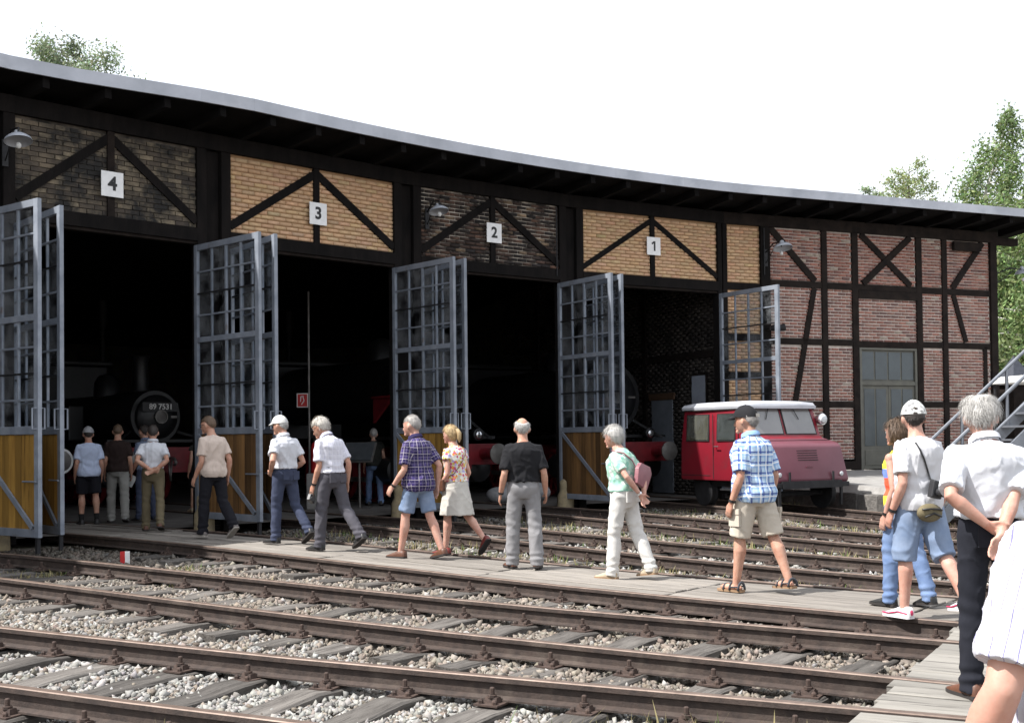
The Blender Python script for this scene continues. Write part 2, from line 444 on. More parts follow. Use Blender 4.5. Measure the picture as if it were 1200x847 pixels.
# ------------------------------------------------------------------ plank crossing over tracks 5 and 6
cr = thing('plank_crossing', None, None); tag(cr, 'pale weathered plank crossing laid level with the rails', None, None, 'structure')
E0, E1 = Vector((1.69, 6.1)), Vector((3.26, 8.9)); Ed = (E1 - E0).normalized()
def hit(l, off, eo):            # intersection of rail line (shifted sideways by off) with the crossing's edge shifted right by eo
    p, d = l.p + l.n * off, l.d
    q = E0 + Vector((Ed.y, -Ed.x)) * eo
    den = d.x * Ed.y - d.y * Ed.x
    t = ((q.x - p.x) * Ed.y - (q.y - p.y) * Ed.x) / den
    return p + d * t
far6 = Line(RAILS[(6, 1)].p + RAILS[(6, 1)].n * 3.4, RAILS[(6, 1)].d)
order = [RAILS[(4, 1)], RAILS[(5, -1)], RAILS[(5, 1)], RAILS[(6, -1)], RAILS[(6, 1)], far6]
WID = 3.4
for A, B in zip(order[:-1], order[1:]):
    wl = (hit(B, -0.05, 0) - hit(A, 0.05, 0)).length * 0.9
    n = max(1, round(wl / 0.21))
    for k in range(n):
        ca = []
        for eo, (f0, f1) in ((0, (k / n, (k + 1) / n)), (WID, (k / n, (k + 1) / n))):
            p0, p1 = hit(A, 0.05, eo), hit(B, -0.05, eo)
            dd = (p1 - p0)
            if dd.dot(Ed) > 0: dd = dd * 0          # rails have crossed: no plank left here
            ca.append((p0 + dd * f0, p0 + dd * f1))
        if (ca[0][0] - ca[0][1]).length < 0.06: continue
        ax = (ca[1][0] - ca[0][0]).normalized(); j = random.uniform(-0.03, 0.03); z = random.gauss(-0.006, 0.004); g = 0.005
        sh = (ca[0][1] - ca[0][0]).normalized() * g
        cs = [ca[0][1] - sh + ax * j, ca[1][1] - sh, ca[1][0] + sh, ca[0][0] + sh + ax * j]
        plank([(q.x, q.y, z) for q in cs], 0.05, cr, m_plank2)
# bearers under the crossing
for k in range(3):
    q0, q1 = E0 + Vector((Ed.y, -Ed.x)) * (0.25 + k * 1.4), E1 + Vector((Ed.y, -Ed.x)) * (0.25 + k * 1.4)
    q0 = q0 - Ed * 4.5
    # short timber bearers between the rails
    mb = MB(); mb.beam((q0.x, q0.y, -0.19), (q0.x + Ed.x * 2.9, q0.y + Ed.y * 2.9, -0.19), 0.14, 0.2)
    mb.build('bearer', m_sleep, cr)

# ------------------------------------------------------------------ ballast stones
ico_v = []; ph = (1 + 5 ** 0.5) / 2
for a in (-1, 1):
    for b_ in (-ph, ph): ico_v += [(0, a, b_), (a, b_, 0), (b_, 0, a)]
ico_v = np.array(ico_v) / math.hypot(1, ph)
bmt = bmesh.new()
for v in ico_v: bmt.verts.new(v)
bmesh.ops.convex_hull(bmt, input=bmt.verts); bmt.verts.index_update()
ico_f = np.array([[v.index for v in f.verts] for f in bmt.faces]); ico_v = np.array([v.co[:] for v in bmt.verts]); bmt.free()
cub_v = np.array([(x, y, z) for z in (-1, 1) for y in (-1, 1) for x in (-1, 1)], float) * 0.62
cub_f = np.array([(0, 2, 3), (0, 3, 1), (4, 5, 7), (4, 7, 6), (0, 1, 5), (0, 5, 4), (2, 6, 7), (2, 7, 3), (0, 4, 6), (0, 6, 2), (1, 3, 7), (1, 7, 5)])
oct_v = np.array([(1, 0, 0), (-1, 0, 0), (0, 1, 0), (0, -1, 0), (0, 0, 1), (0, 0, -1)], float)
oct_f = np.array([(0, 2, 4), (2, 1, 4), (1, 3, 4), (3, 0, 4), (2, 0, 5), (1, 2, 5), (3, 1, 5), (0, 3, 5)])
def track_off(X, Y, num):
    l = TRK[num][0]; return (X - l.p.x) * l.n.x + (Y - l.p.y) * l.n.y
def sample_pts(n, d0, d1):
    d = np.sqrt(rng.uniform(d0 * d0, d1 * d1, n)); px = rng.uniform(-0.60, 0.50, n)
    return d * px, d
def in_shed(X, Y): return np.hypot(X - TC.x, Y - TC.y) > 34.9
def stone_field(X, Y, rad, v0, f0, name, mat):
    t4 = track_off(X, Y, 4); s4 = np.hypot(X - TC.x, Y - TC.y)
    keep = ~((np.abs(t4) < 0.70)) & ~in_shed(X, Y)
    eo = (X - E0.x) * Ed.y - (Y - E0.y) * Ed.x; al = (X - E0.x) * Ed.x + (Y - E0.y) * Ed.y
    keep &= ~((eo > -0.02) & (al < (E1 - E0).length + 0.6))
    keep &= ~((X > 5.9) & (Y > 26.5 - (X - 5.9) * 3.0))
    for num in TRK:                                  # rails stay clear of stones
        o = np.abs(np.abs(track_off(X, Y, num)) - 0.75)
        keep &= ~((o < 0.07) & (rng.random(len(X)) < 0.95))
    for (sx_, sy_, sa_, kp_) in SLEEPERS:                 # most of each sleeper top stays bare
        near = np.nonzero(np.abs(X - sx_) + np.abs(Y - sy_) < 2.2)[0]
        u_ = (X[near] - sx_) * math.cos(sa_) + (Y[near] - sy_) * math.sin(sa_); v_ = -(X[near] - sx_) * math.sin(sa_) + (Y[near] - sy_) * math.cos(sa_)
        keep[near] &= ~((np.abs(u_) < 1.28) & (np.abs(v_) < 0.135 + rad[near] * 0.3) & (rng.random(len(near)) < kp_))
    X, Y, rad = X[keep], Y[keep], rad[keep]; n = len(X)
    Z = rail_z(X, Y) - 0.212 + rad * 0.35 + 0.02 * rng.random(n)
    # heap up a little between the sleepers
    zb = 0.02 * np.sin(X * 2.1 + 1) * np.sin(Y * 1.7)
    Z += zb
    q = rng.normal(size=(n, 4)); q /= np.linalg.norm(q, axis=1)[:, None]
    a, b, c, d = q.T
    Rm = np.stack([1 - 2 * (c * c + d * d), 2 * (b * c - d * a), 2 * (b * d + c * a), 2 * (b * c + d * a), 1 - 2 * (b * b + d * d), 2 * (c * d - b * a), 2 * (b * d - c * a), 2 * (c * d + b * a), 1 - 2 * (b * b + c * c)], 1).reshape(n, 3, 3)
    V = v0[None] * (0.55 + 0.85 * rng.random((n, len(v0), 1)) ** 1.3) * (0.55 + 0.85 * rng.random((n, 1, 3)))
    V = np.einsum('nij,nkj->nki', Rm, V) * rad[:, None, None]
    V[:, :, 0] += X[:, None]; V[:, :, 1] += Y[:, None]; V[:, :, 2] += Z[:, None]
    Fs = (f0[None] + (np.arange(n) * len(v0))[:, None, None]).reshape(-1, 3)
    pale = np.zeros(n)
    for num, wgt in ((6, 1.0), (3, 0.8), (2, 0.85), (1, 0.6)):
        pale = np.maximum(pale, wgt * (np.abs(track_off(X, Y, num)) < 1.05))
    pale = np.maximum(pale, 0.9 * (track_off(X, Y, 6) > 0.8))
    mid = (track_off(X, Y, 5) > 0.95) & (track_off(X, Y, 6) < -0.8) & (X < -1.2)
    pale = np.maximum(pale, 0.4 * mid)
    br = np.array([0.205, 0.168, 0.135]); gy_ = np.array([0.235, 0.212, 0.182]); wh = np.array([0.31, 0.30, 0.28])
    u = rng.random((n, 1))
    base = br * (1 - u) + gy_ * u
    isw = rng.random(n) < (0.06 + 0.74 * pale)
    colr = np.where(isw[:, None], wh[None], base) * (0.50 + 0.68 * rng.random((n, 1))) * (1 + 0.018 * rng.normal(size=(n, 3)))
    # darker stones close to the stall doors on the left
    dk = sstep(29.5, 33.0, np.hypot(X - TC.x, Y - TC.y)) * (X < 0.5)
    colr *= (1 - 0.45 * dk)[:, None]
    me = np_mesh(name, V.reshape(-1, 3), Fs, np.repeat(np.clip(colr, 0, 0.8), len(v0), 0))
    return put(name, me, mat)
m_stone = MV('ballast_stone', rough=0.9, var=0.2, nscale=60, bstr=0.25)
X, Y = sample_pts(60000, 4.4, 8.2); o = stone_field(X, Y, 0.008 + 0.021 * rng.random(len(X)) ** 1.9, cub_v, cub_f, 'gravel', m_stone)
tag(o, 'loose pale and brown ballast stones around the foremost rails', 'gravel', None, 'stuff')
X, Y = sample_pts(32000, 8.2, 11.0); o = stone_field(X, Y, 0.011 + 0.023 * rng.random(len(X)) ** 1.9, cub_v, cub_f, 'gravel', m_stone)
tag(o, 'brown ballast stones along the track beside the boardwalk', 'gravel', None, 'stuff')
X, Y = sample_pts(50000, 11.0, 14.5); o = stone_field(X, Y, 0.014 + 0.026 * rng.random(len(X)) ** 1.9, oct_v, oct_f, 'gravel', m_stone)
tag(o, 'loose ballast stones on both sides of the boardwalk', 'gravel', None, 'stuff')
X, Y = sample_pts(40000, 14.5, 27.5); o = stone_field(X, Y, rng.uniform(0.024, 0.05, len(X)), oct_v, oct_f, 'gravel', m_stone)
tag(o, 'loose ballast stones in front of the stall doors', 'gravel', None, 'stuff')

# ------------------------------------------------------------------ grass and weeds
def grass_field(cx, cy, n_, spread, hmin, hmax, wid=0.006, seed=1):
    g = np.random.default_rng(seed)
    k = g.integers(0, len(cx), n_)
    X = np.asarray(cx)[k] + g.normal(size=n_) * spread; Y = np.asarray(cy)[k] + g.normal(size=n_) * spread
    h = g.uniform(hmin, hmax, n_); a = g.uniform(0, 6.28, n_); ln = g.uniform(0.1, 0.7, n_) * h; wv = wid * g.uniform(0.6, 1.4, n_)
    Z = rail_z(X, Y) - 0.21
    dx, dy = np.cos(a), np.sin(a)
    V = np.zeros((n_, 5, 3))
    for j, (f, lf, ws) in enumerate(((0, 0, 1), (0, 0, -1), (0.55, 0.3, 0.8), (0.55, 0.3, -0.8), (1, 1, 0))):
        V[:, j, 0] = X + dx * ln * lf - dy * wv * ws; V[:, j, 1] = Y + dy * ln * lf + dx * wv * ws; V[:, j, 2] = Z + h * f
    o_ = (np.arange(n_) * 5)[:, None]
    Fs = np.concatenate([o_ + np.array([[0, 1, 3]]), o_ + np.array([[0, 3, 2]]), o_ + np.array([[2, 3, 4]])])
    dry = g.random(n_)[:, None]
    c = np.where(dry < 0.72, np.array([[0.30, 0.26, 0.13]]), np.array([[0.11, 0.17, 0.045]])) * (0.7 + 0.6 * g.random((n_, 1)))
    return V.reshape(-1, 3), Fs, np.repeat(c, 5, 0)
m_grass = MV('grass_blades', rough=0.7, var=0.15, nscale=3, bstr=0)
def put_grass(spots, n_, spread, h0, h1, wid, seed, label):
    V, Fs, c = grass_field([q[0] for q in spots], [q[1] for q in spots], n_, spread, h0, h1, wid, seed)
    o = put('grass', np_mesh('grass', V, Fs, c), m_grass); tag(o, label, 'grass', None, 'stuff')
sp = [(random.uniform(-2.2, 1.6), random.uniform(6.0, 6.6)) for _ in range(14)] + [(-0.15, 5.9), (-0.12, 5.95), (0.05, 5.85), (1.5, 6.0), (0.6, 6.0), (0.75, 6.2)]
put_grass(sp, 420, 0.09, 0.05, 0.24, 0.005, 11, 'sparse dry weeds growing along the foremost rail')
sp = []
for num, off in ((3, -1.25), (2, 1.2), (2, -1.4), (1, 1.1), (3, 1.3), (1, -1.2)):
    for t in np.arange(20, 33.5, 0.22):
        p = TRK[num][0].at(t + random.uniform(-.2, .2), off + random.gauss(0, 0.28))
        if random.random() < 0.75: sp.append((p.x, p.y))
put_grass(sp, 6500, 0.16, 0.04, 0.17, 0.007, 12, 'patchy dry yellow grass between the tracks before the stall doors')
sp = [(7.0 + k * 0.22 + random.gauss(0, .12), 23.6 - k * 0.75 + random.gauss(0, .4)) for k in range(14) for _ in range(3)] + [(5.2 + random.gauss(0, .5), 25.4 + random.gauss(0, .5)) for _ in range(12)]
put_grass(sp, 4200, 0.22, 0.05, 0.2, 0.009, 13, 'short green grass along the kerb of the loading apron')
sp = [(-5.9 + 0.55 * k * 0.5 + random.gauss(0, .1), 14.3 + random.gauss(0, .2)) for k in range(8)] + [(-3.6, 13.2), (-3.0, 13.4), (-6.5, 13.0)]
put_grass(sp, 900, 0.14, 0.03, 0.1, 0.007, 14, 'thin weeds in the gravel beside the open gates of stall four')
# ================================================================== ROUNDHOUSE
m_timber = M('timber_black', (0.011, 0.009, 0.0085), (0.005, 0.0045, 0.0045), scale=5, rough=0.9, spec=0.12, mapscale=(1, 1, 0.3), bstr=0.6, bscale=22)
m_timber2 = M('timber_brown', (0.021, 0.0155, 0.013), (0.009, 0.007, 0.0065), scale=5, rough=0.9, spec=0.15, bstr=0.6, bscale=22)
m_mortar = M('mortar_light', (0.60, 0.53, 0.48), (0.45, 0.385, 0.345), scale=8, rough=0.95)
m_mortar_o = M('mortar_ochre', (0.34, 0.21, 0.115), (0.26, 0.155, 0.08), scale=8, rough=0.95)
m_mortar_d = M('mortar_sooty', (0.15, 0.125, 0.10), (0.04, 0.034, 0.03), scale=3, rough=0.95, c3=(0.02, 0.018, 0.016), s3=1.0, t3=(0.45, 0.6))
m_mortar_d2 = M('mortar_sooty_pale', (0.58, 0.52, 0.44), (0.22, 0.19, 0.16), scale=2.2, rough=0.95, c3=(0.02, 0.017, 0.016), s3=1.6, t3=(0.43, 0.56))
m_brick = MV('brick_red', stain=(0.34, 0.27, 0.23), sscale=1.1, srange=(0.63, 0.74))
m_brick_o = MV('brick_ochre', var=0.12)
m_brick_d = MV('brick_sooty', stain=(0.018, 0.015, 0.014), sscale=1.4, srange=(0.40, 0.60))
m_brick_s = MObj('brick_sooty_single', [(0, (0.06, 0.045, 0.034)), (0.4, (0.14, 0.11, 0.075)), (0.85, (0.26, 0.21, 0.14)), (1, (0.09, 0.065, 0.045))], stain=(0.010, 0.009, 0.008), sscale=1.7, srange=(0.38, 0.58))
m_roofm = M('roof_felt', (0.05, 0.05, 0.052), None, scale=4, rough=0.95)
m_zinc = M('zinc_fascia', (0.43, 0.45, 0.50), (0.33, 0.35, 0.39), scale=1.6, rough=0.55, metal=0.0, bstr=0.1, bscale=6, objvar=0.06, c3=(0.5, 0.52, 0.56), s3=0.6)
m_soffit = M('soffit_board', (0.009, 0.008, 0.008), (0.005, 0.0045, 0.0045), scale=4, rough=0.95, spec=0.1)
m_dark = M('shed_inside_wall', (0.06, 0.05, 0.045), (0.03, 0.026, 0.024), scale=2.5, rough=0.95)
m_gate = M('gate_steel', (0.245, 0.27, 0.31), (0.15, 0.17, 0.205), scale=3.5, rough=0.6, metal=0.1, bstr=0.2, c3=(0.13, 0.10, 0.085), s3=2.6, t3=(0.62, 0.74), objvar=0.12)
m_pane = MGlass('gate_glass', (0.90, 0.92, 0.94), 0.6, 0.30)
m_board_y = MWood('gate_board_ochre', (0.37, 0.21, 0.045), (0.22, 0.115, 0.025), crack=(0.16, 0.12, 0.08), objvar=0.28, bstr=0.4, gscale=6)
m_board_b = MWood('gate_board_brown', (0.21, 0.11, 0.038), (0.075, 0.04, 0.018), crack=(0.12, 0.09, 0.07), objvar=0.5, bstr=0.4, gscale=5)
m_iron = M('iron_black', (0.03, 0.03, 0.032), (0.016, 0.016, 0.018), scale=9, rough=0.6, metal=0.4)
m_conc = M('concrete', (0.29, 0.28, 0.265), (0.20, 0.192, 0.18), scale=5, rough=0.9, c3=(0.19, 0.18, 0.165), s3=0.9, bstr=0.4, bscale=40)
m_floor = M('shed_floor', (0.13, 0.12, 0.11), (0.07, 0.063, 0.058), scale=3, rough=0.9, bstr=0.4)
m_white = M('sign_white', (0.80, 0.80, 0.80), (0.70, 0.70, 0.70), scale=8, rough=0.45, bstr=0.05)
m_black = M('paint_black', (0.012, 0.012, 0.013), None, scale=5, rough=0.5, bstr=0)
m_stonef = M('guard_stone', (0.36, 0.29, 0.17), (0.22, 0.18, 0.12), scale=9, rough=0.9, bstr=0.5)

FL = 0.13
NUMW = {1: 'one', 2: 'two', 3: 'three', 4: 'four'}
V = {6: pol(67, 36.0), 5: pol(60.1, 36.0), 4: Vector((-7.66, 17.5)), 3: pol(46.7, 35.1), 2: pol(39.9, 35.1), 1: pol(33.2, 35.1), 0: pol(26.4, 35.1)}
W_DIR = Vector((math.cos(R(23)), math.sin(R(23)))); WE = V[0] + W_DIR * 8.3
RH = thing('roundhouse', 'long curved half-timbered engine shed with brick infill and open gate bays', 'engine shed', (0, 0, 0))
class Facet:
    """wall face from A to B; local x along the wall, local -y out towards the tracks, z up"""
    def __init__(s, A, B): s.A = A; s.u = (B - A).normalized(); s.L = (B - A).length; s.a = math.atan2(s.u.y, s.u.x); s.out = Vector((s.u.y, -s.u.x))
    def w(s, x, o, z=0): p = s.A + s.u * x + s.out * o; return Vector((p.x, p.y, z))
    def part(s, mb, name, mat, parent=RH, **k): return mb.build(name, mat, parent, loc=(s.A.x, s.A.y, 0), rotz=s.a, **k)
FAC = {k: Facet(V[k], V[k - 1]) for k in (6, 5, 4, 3, 2, 1)}
FW = Facet(V[0], WE)
TOPZ = 6.72; LINT = 4.87
def fbox(f, name, x0, x1, z0, z1, y0=-0.04, y1=0.14, mat=None, bev=0.008):
    # out is local -y: y0 is the face towards the tracks
    b = MB(); b.box(((x0 + x1) / 2, (y0 + y1) / 2, (z0 + z1) / 2), (x1 - x0, y1 - y0, z1 - z0)); return f.part(b, name, mat or m_timber, bevel=bev)
def fbrace(f, x0, z0, x1, z1, wd=0.15, y0=-0.035, mat=None, name='brace'):
    b = MB(); b.beam((x0, y0 + 0.06, z0), (x1, y0 + 0.06, z1), 0.12, wd)
    return f.part(b, name, mat or m_timber)
brick_me = None
BW = 0.24
def brick_rects(x0, x1, z0, z1, g, BH=0.064, JT=0.013, BW=0.24):
    out = []; z = z0 + JT; row = 0
    while z + BH <= z1 - 0.005:
        x = x0 - (0 if row % 2 else BW / 2 + 0.003) - g.random() * 0.01
        while x < x1:
            a, b = max(x, x0 + 0.003), min(x + BW, x1 - 0.003)
            if b - a > 0.05: out.append((a, b, z + g.normal() * 0.0012, z + BH + g.normal() * 0.0012))
            x += BW + JT
        z += BH + JT; row += 1
    return out
def brick_panel(f, x0, x1, z0, z1, kind, seed, single=False, name='brick_infill'):
    g = np.random.default_rng(seed)
    mats = {'red': (m_mortar, m_brick), 'ochre': (m_mortar_o, m_brick_o), 'soot': (m_mortar_d, m_brick_d), 'dim': (m_dark, m_brick_d), 'soot2': (m_mortar_d2, m_brick_d)}[kind]
    b = MB(); b.box(((x0 + x1) / 2, 0.10, (z0 + z1) / 2), (x1 - x0, 0.16, z1 - z0))
    pan = f.part(b, name, mats[0])
    rects = brick_rects(x0, x1, z0, z1, g, *((0.050, 0.026, 0.205) if kind == 'red' and z0 < 5.0 else (0.058, 0.018, 0.22) if kind == 'red' else (0.058, 0.02, 0.22) if kind == 'soot2' else (0.064, 0.013, 0.24)))
    if single:
        global brick_me
        if brick_me is None:
            mb = MB(); mb.box((0, 0, 0), (1, 0.03, 1)); brick_me = mb.mesh('brick'); brick_me.materials.append(m_brick_s)
        for (a, c, zl, zh) in rects:
            o = put('brick', brick_me, None, pan, ((a + c) / 2, 0.012 + g.normal() * 0.003, (zl + zh) / 2)); o.scale = (c - a, 1, zh - zl)
            o.rotation_euler = (0, g.normal() * 0.006, g.normal() * 0.01)
        return pan
    n = len(rects); Q = np.array(rects)
    yf = -0.004 + g.normal(size=n) * 0.0025; e = 0.004
    Vv = np.zeros((n, 8, 3))
    for k, (i, j) in enumerate(((0, 2), (1, 2), (1, 3), (0, 3))):
        Vv[:, k, 0] = Q[:, i]; Vv[:, k, 2] = Q[:, j]; Vv[:, k, 1] = 0.03
        Vv[:, 4 + k, 0] = Q[:, i] + (e if i == 0 else -e); Vv[:, 4 + k, 2] = Q[:, j] + (e if j == 2 else -e); Vv[:, 4 + k, 1] = yf
    fs = np.array([(4, 5, 6, 7), (0, 1, 5, 4), (1, 2, 6, 5), (2, 3, 7, 6), (3, 0, 4, 7)])
    Fs = (fs[None] + (np.arange(n) * 8)[:, None, None]).reshape(-1, 4)
    u = g.random((n, 1))
    if kind == 'red':
        pal = np.array([(0.21, 0.105, 0.085), (0.245, 0.125, 0.10), (0.175, 0.092, 0.08), (0.22, 0.135, 0.112), (0.13, 0.078, 0.072)])
        c = pal[g.integers(0, 5, n)] * (0.95 + 0.4 * u) * np.array([[1.06, 0.97, 0.92]])
        lime = g.random(n) < 0.04; c[lime] = (0.33, 0.27, 0.22)
    elif kind == 'ochre':
        c = np.array([[0.57, 0.375, 0.225]]) * (0.90 + 0.18 * u) * (1 + 0.03 * g.normal(size=(n, 3)))
    else:
        pal = np.array([(0.10, 0.07, 0.05), (0.17, 0.125, 0.085), (0.06, 0.042, 0.035), (0.23, 0.17, 0.11)])
        c = pal[g.integers(0, 4, n)] * (0.6 + 0.7 * u)
        if kind == 'dim': c = np.array([[0.07, 0.06, 0.052]]) * (0.8 + 0.4 * u)
        if kind == 'soot2':
            pal = np.array([(0.10, 0.06, 0.045), (0.05, 0.035, 0.03), (0.15, 0.085, 0.06), (0.03, 0.025, 0.024), (0.24, 0.17, 0.11)]); c = pal[g.choice(5, n, p=(.3, .25, .2, .15, .1))] * (0.5 + 0.8 * u)
    me = np_mesh('brick_field', Vv.reshape(-1, 3), Fs, np.repeat(np.clip(c, 0, 0.8), 8, 0))
    o = put('brick_field', me, mats[1], pan); o['kind'] = 'stuff'
    return pan
# ---- gate bays
BAYKIND = {6: 'soot', 5: 'soot', 4: 'soot', 3: 'ochre', 2: 'soot2', 1: 'ochre'}
POSTW = 0.30
for k in (5, 4, 3, 2, 1):
    f = FAC[k]; L_ = f.L; x0, x1 = POSTW, L_ - POSTW
    if k == 1: x1 = L_ - 0.12
    fbox(f, 'top_plate', -0.05, L_ + 0.05, 6.45, TOPZ, -0.07, 0.16)
    fbox(f, 'lintel_beam', x0, x1, LINT, LINT + 0.22, -0.06, 0.16)
    fbox(f, 'sill_plate', x0, x1, LINT - 0.05, LINT, -0.02, 0.12, m_timber2)
    fbox(f, 'post', x0 - 0.16, x0 + 0.02, 0.0, 6.45, -0.05, 0.15)
    fbox(f, 'post', x1 - 0.02, x1 + (0.16 if k > 1 else 0.10), 0.0, 6.45, -0.05, 0.15)
    brick_panel(f, x0 + 0.02, x1 - 0.02, LINT + 0.22, 6.45, BAYKIND[k], 100 + k, single=(k == 4))
    mid = (x0 + x1) / 2
    fbox(f, 'king_post', mid - 0.06, mid + 0.06, LINT + 0.22, 6.45, -0.045, 0.13, m_timber2 if k in (4,) else m_timber)
    zc = 6.34
    fbrace(f, x0 + 0.02, LINT + 0.33, mid - 0.03, zc, 0.14 if k > 1 else 0.11)
    fbrace(f, mid + 0.03, zc, x1 - 0.02, LINT + 0.33, 0.14 if k > 1 else 0.11)
# the black gap between double posts is a recessed board
for k in (5, 4, 3, 2, 1):
    f = FAC[k]; fbox(f, 'post_board', -POSTW + 0.17, POSTW - 0.17, 0.0, 6.45, 0.03, 0.12, m_timber)
# ---- brick wall right of bay 1
def t_px(px): k = (px - 600) / 1390; return (27.44 * k - 4.89) / (0.92 - 0.39 * k)
T = {p: t_px(p) for p in (897, 968, 1004, 1079, 1109, 1155, 1168)}
ZB = 0.66; Z1, Z2, Z3 = 5.13, 3.76, 2.26
fbox(FW, 'top_plate', 0.05, 8.38, 6.45, TOPZ, -0.07, 0.16, m_timber2)
fbox(FW, 'post', 0.02, 0.14, ZB, 6.45, -0.04, 0.14); fbox(FW, 'post', T[897] - 0.10, T[897] + 0.16, ZB, 6.45, -0.06, 0.14)
for p, wd in ((968, 0.16), (1004, 0.18), (1079, 0.18), (1109, 0.16)): fbox(FW, 'post', T[p] - wd / 2, T[p] + wd / 2, ZB, 6.45, -0.035, 0.14, m_timber2)
fbox(FW, 'post', 8.14, 8.36, ZB, 6.45, -0.06, 0.16, m_timber2)
fbox(FW, 'post', T[1155] - 0.05, T[1155] + 0.07, ZB, Z2, -0.03, 0.12, m_timber2)
xs = [T[897] + 0.16, T[968], T[1004], T[1079], T[1109], 8.14]
for zr in (Z1, Z2, Z3):
    for i in range(5):
        a = xs[i] + (0.085 if i else 0); b_ = xs[i + 1] - (0.085 if i < 4 else 0)
        if i == 2 and zr == Z3: continue
        wd = 0.15
        z = zr - (0.03 if i == 2 and zr == Z2 else 0)
        fbox(FW, 'wall_rail', a, b_, z - wd / 2, z + wd / 2, -0.03, 0.14, m_timber2)
fbox(FW, 'door_header', T[1004] + 0.09, T[1079] - 0.09, Z1 - 0.27, Z1 - 0.078, -0.045, 0.14, m_timber2)
fbox(FW, 'sole_plate', T[897] + 0.16, T[1004] - 0.09, ZB + 0.02, ZB + 0.22, -0.05, 0.14, m_timber2); fbox(FW, 'sole_plate', T[1079] + 0.09, 8.14, ZB + 0.02, ZB + 0.22, -0.05, 0.14, m_timber2)
fbrace(FW, t_px(905), 6.43, t_px(957), 5.22, 0.16, mat=m_timber2); fbrace(FW, t_px(956), 5.05, t_px(932), 2.34, 0.14, mat=m_timber2, y0=-0.03)
fbrace(FW, t_px(1011), 6.43, t_px(1069), 5.22, 0.15, mat=m_timber2, y0=-0.04); fbrace(FW, t_px(1069), 6.43, t_px(1013), 5.22, 0.15, mat=m_timber2, y0=-0.055)
fbrace(FW, t_px(1154), 6.43, t_px(1118), 5.22, 0.16, mat=m_timber2); fbrace(FW, t_px(1119), 5.05, t_px(1133), 3.86, 0.13, mat=m_timber2)
brick_panel(FW, 0.14, T[897] - 0.10, LINT + 0.22, 6.45, 'ochre', 31)
brick_panel(FW, 0.14, T[897] - 0.10, Z2 + 0.14, LINT + 0.06, 'ochre', 32); brick_panel(FW, 0.14, T[897] - 0.10, Z3 + 0.75, Z2 - 0.02, 'ochre', 33); brick_panel(FW, 0.14, T[897] - 0.10, ZB, Z3 + 0.59, 'ochre', 34)
for za, zb in ((LINT + 0.06, LINT + 0.22), (Z2 - 0.02, Z2 + 0.14), (Z3 + 0.59, Z3 + 0.75)): fbox(FW, 'wall_rail', 0.14, T[897] - 0.10, za, zb, -0.03, 0.14)
sd = 40
for i in range(5):
    a = xs[i] + (0.08 if i else 0); b_ = xs[i + 1] - (0.08 if i < 4 else 0)
    for za, zb in ((ZB + 0.2, Z3), (Z3, Z2), (Z2, Z1), (Z1, 6.45)):
        sd += 1
        if i == 2 and za < Z2: continue
        if i == 2 and za == Z2: za = Z2 - 0.05
        brick_panel(FW, a, b_, za + 0.07, zb - 0.07 if zb < 6.4 else zb, 'red', sd)
# service door
m_sdoor = M('service_door_paint', (0.125, 0.122, 0.10), (0.09, 0.088, 0.075), scale=4, rough=0.6, bstr=0.1)
m_sglass = M('service_door_glass', (0.05, 0.065, 0.07), (0.035, 0.045, 0.05), scale=2, rough=0.12, spec=0.6, bstr=0.02)
dx0, dx1, dz1 = T[1004] + 0.10, T[1079] - 0.10, Z2 - 0.16
fbox(FW, 'door_frame', dx0, dx0 + 0.07, ZB - 0.02, dz1, -0.02, 0.12, m_sdoor); fbox(FW, 'door_frame', dx1 - 0.07, dx1, ZB - 0.02, dz1, -0.02, 0.12, m_sdoor); fbox(FW, 'door_frame', dx0, dx1, dz1, dz1 + 0.07, -0.02, 0.12, m_sdoor)
trz = dz1 - 0.82
fbox(FW, 'transom_bar', dx0 + 0.07, dx1 - 0.07, trz - 0.05, trz + 0.05, -0.015, 0.1, m_sdoor)
n4 = 4; wv = (dx1 - dx0 - 0.14) / n4
tr = fbox(FW, 'transom_window', dx0 + 0.07, dx1 - 0.07, trz + 0.05, dz1, 0.035, 0.08, m_sdoor)
for i in range(n4):
    b = MB(); b.box((dx0 + 0.07 + (i + 0.5) * wv, 0.03, (trz + 0.05 + dz1) / 2), (wv - 0.05, 0.014, dz1 - trz - 0.14)); b.build('pane', m_sglass, tr)
mdx = (dx0 + dx1) / 2
for h in (0, 1):
    a, c = (dx0 + 0.07, mdx - 0.004) if h == 0 else (mdx + 0.004, dx1 - 0.07)
    lf = fbox(FW, 'door_leaf', a, c, ZB + 0.02, trz - 0.055, 0.02, 0.07, m_sdoor)
    for i in range(2):
        w2 = (c - a - 0.1) / 2; xx = a + 0.05 + (i + 0.5) * w2
        b = MB(); b.box((xx, 0.018, trz - 0.055 - 0.06 - 0.72), (w2 - 0.05, 0.014, 1.40)); b.build('pane', m_sglass, lf)
    b = MB(); b.box(((a + c) / 2, 0.016, ZB + 0.30), (c - a - 0.16, 0.016, 0.38)); b.build('lower_panel', m_sdoor, lf, bevel=0.006)
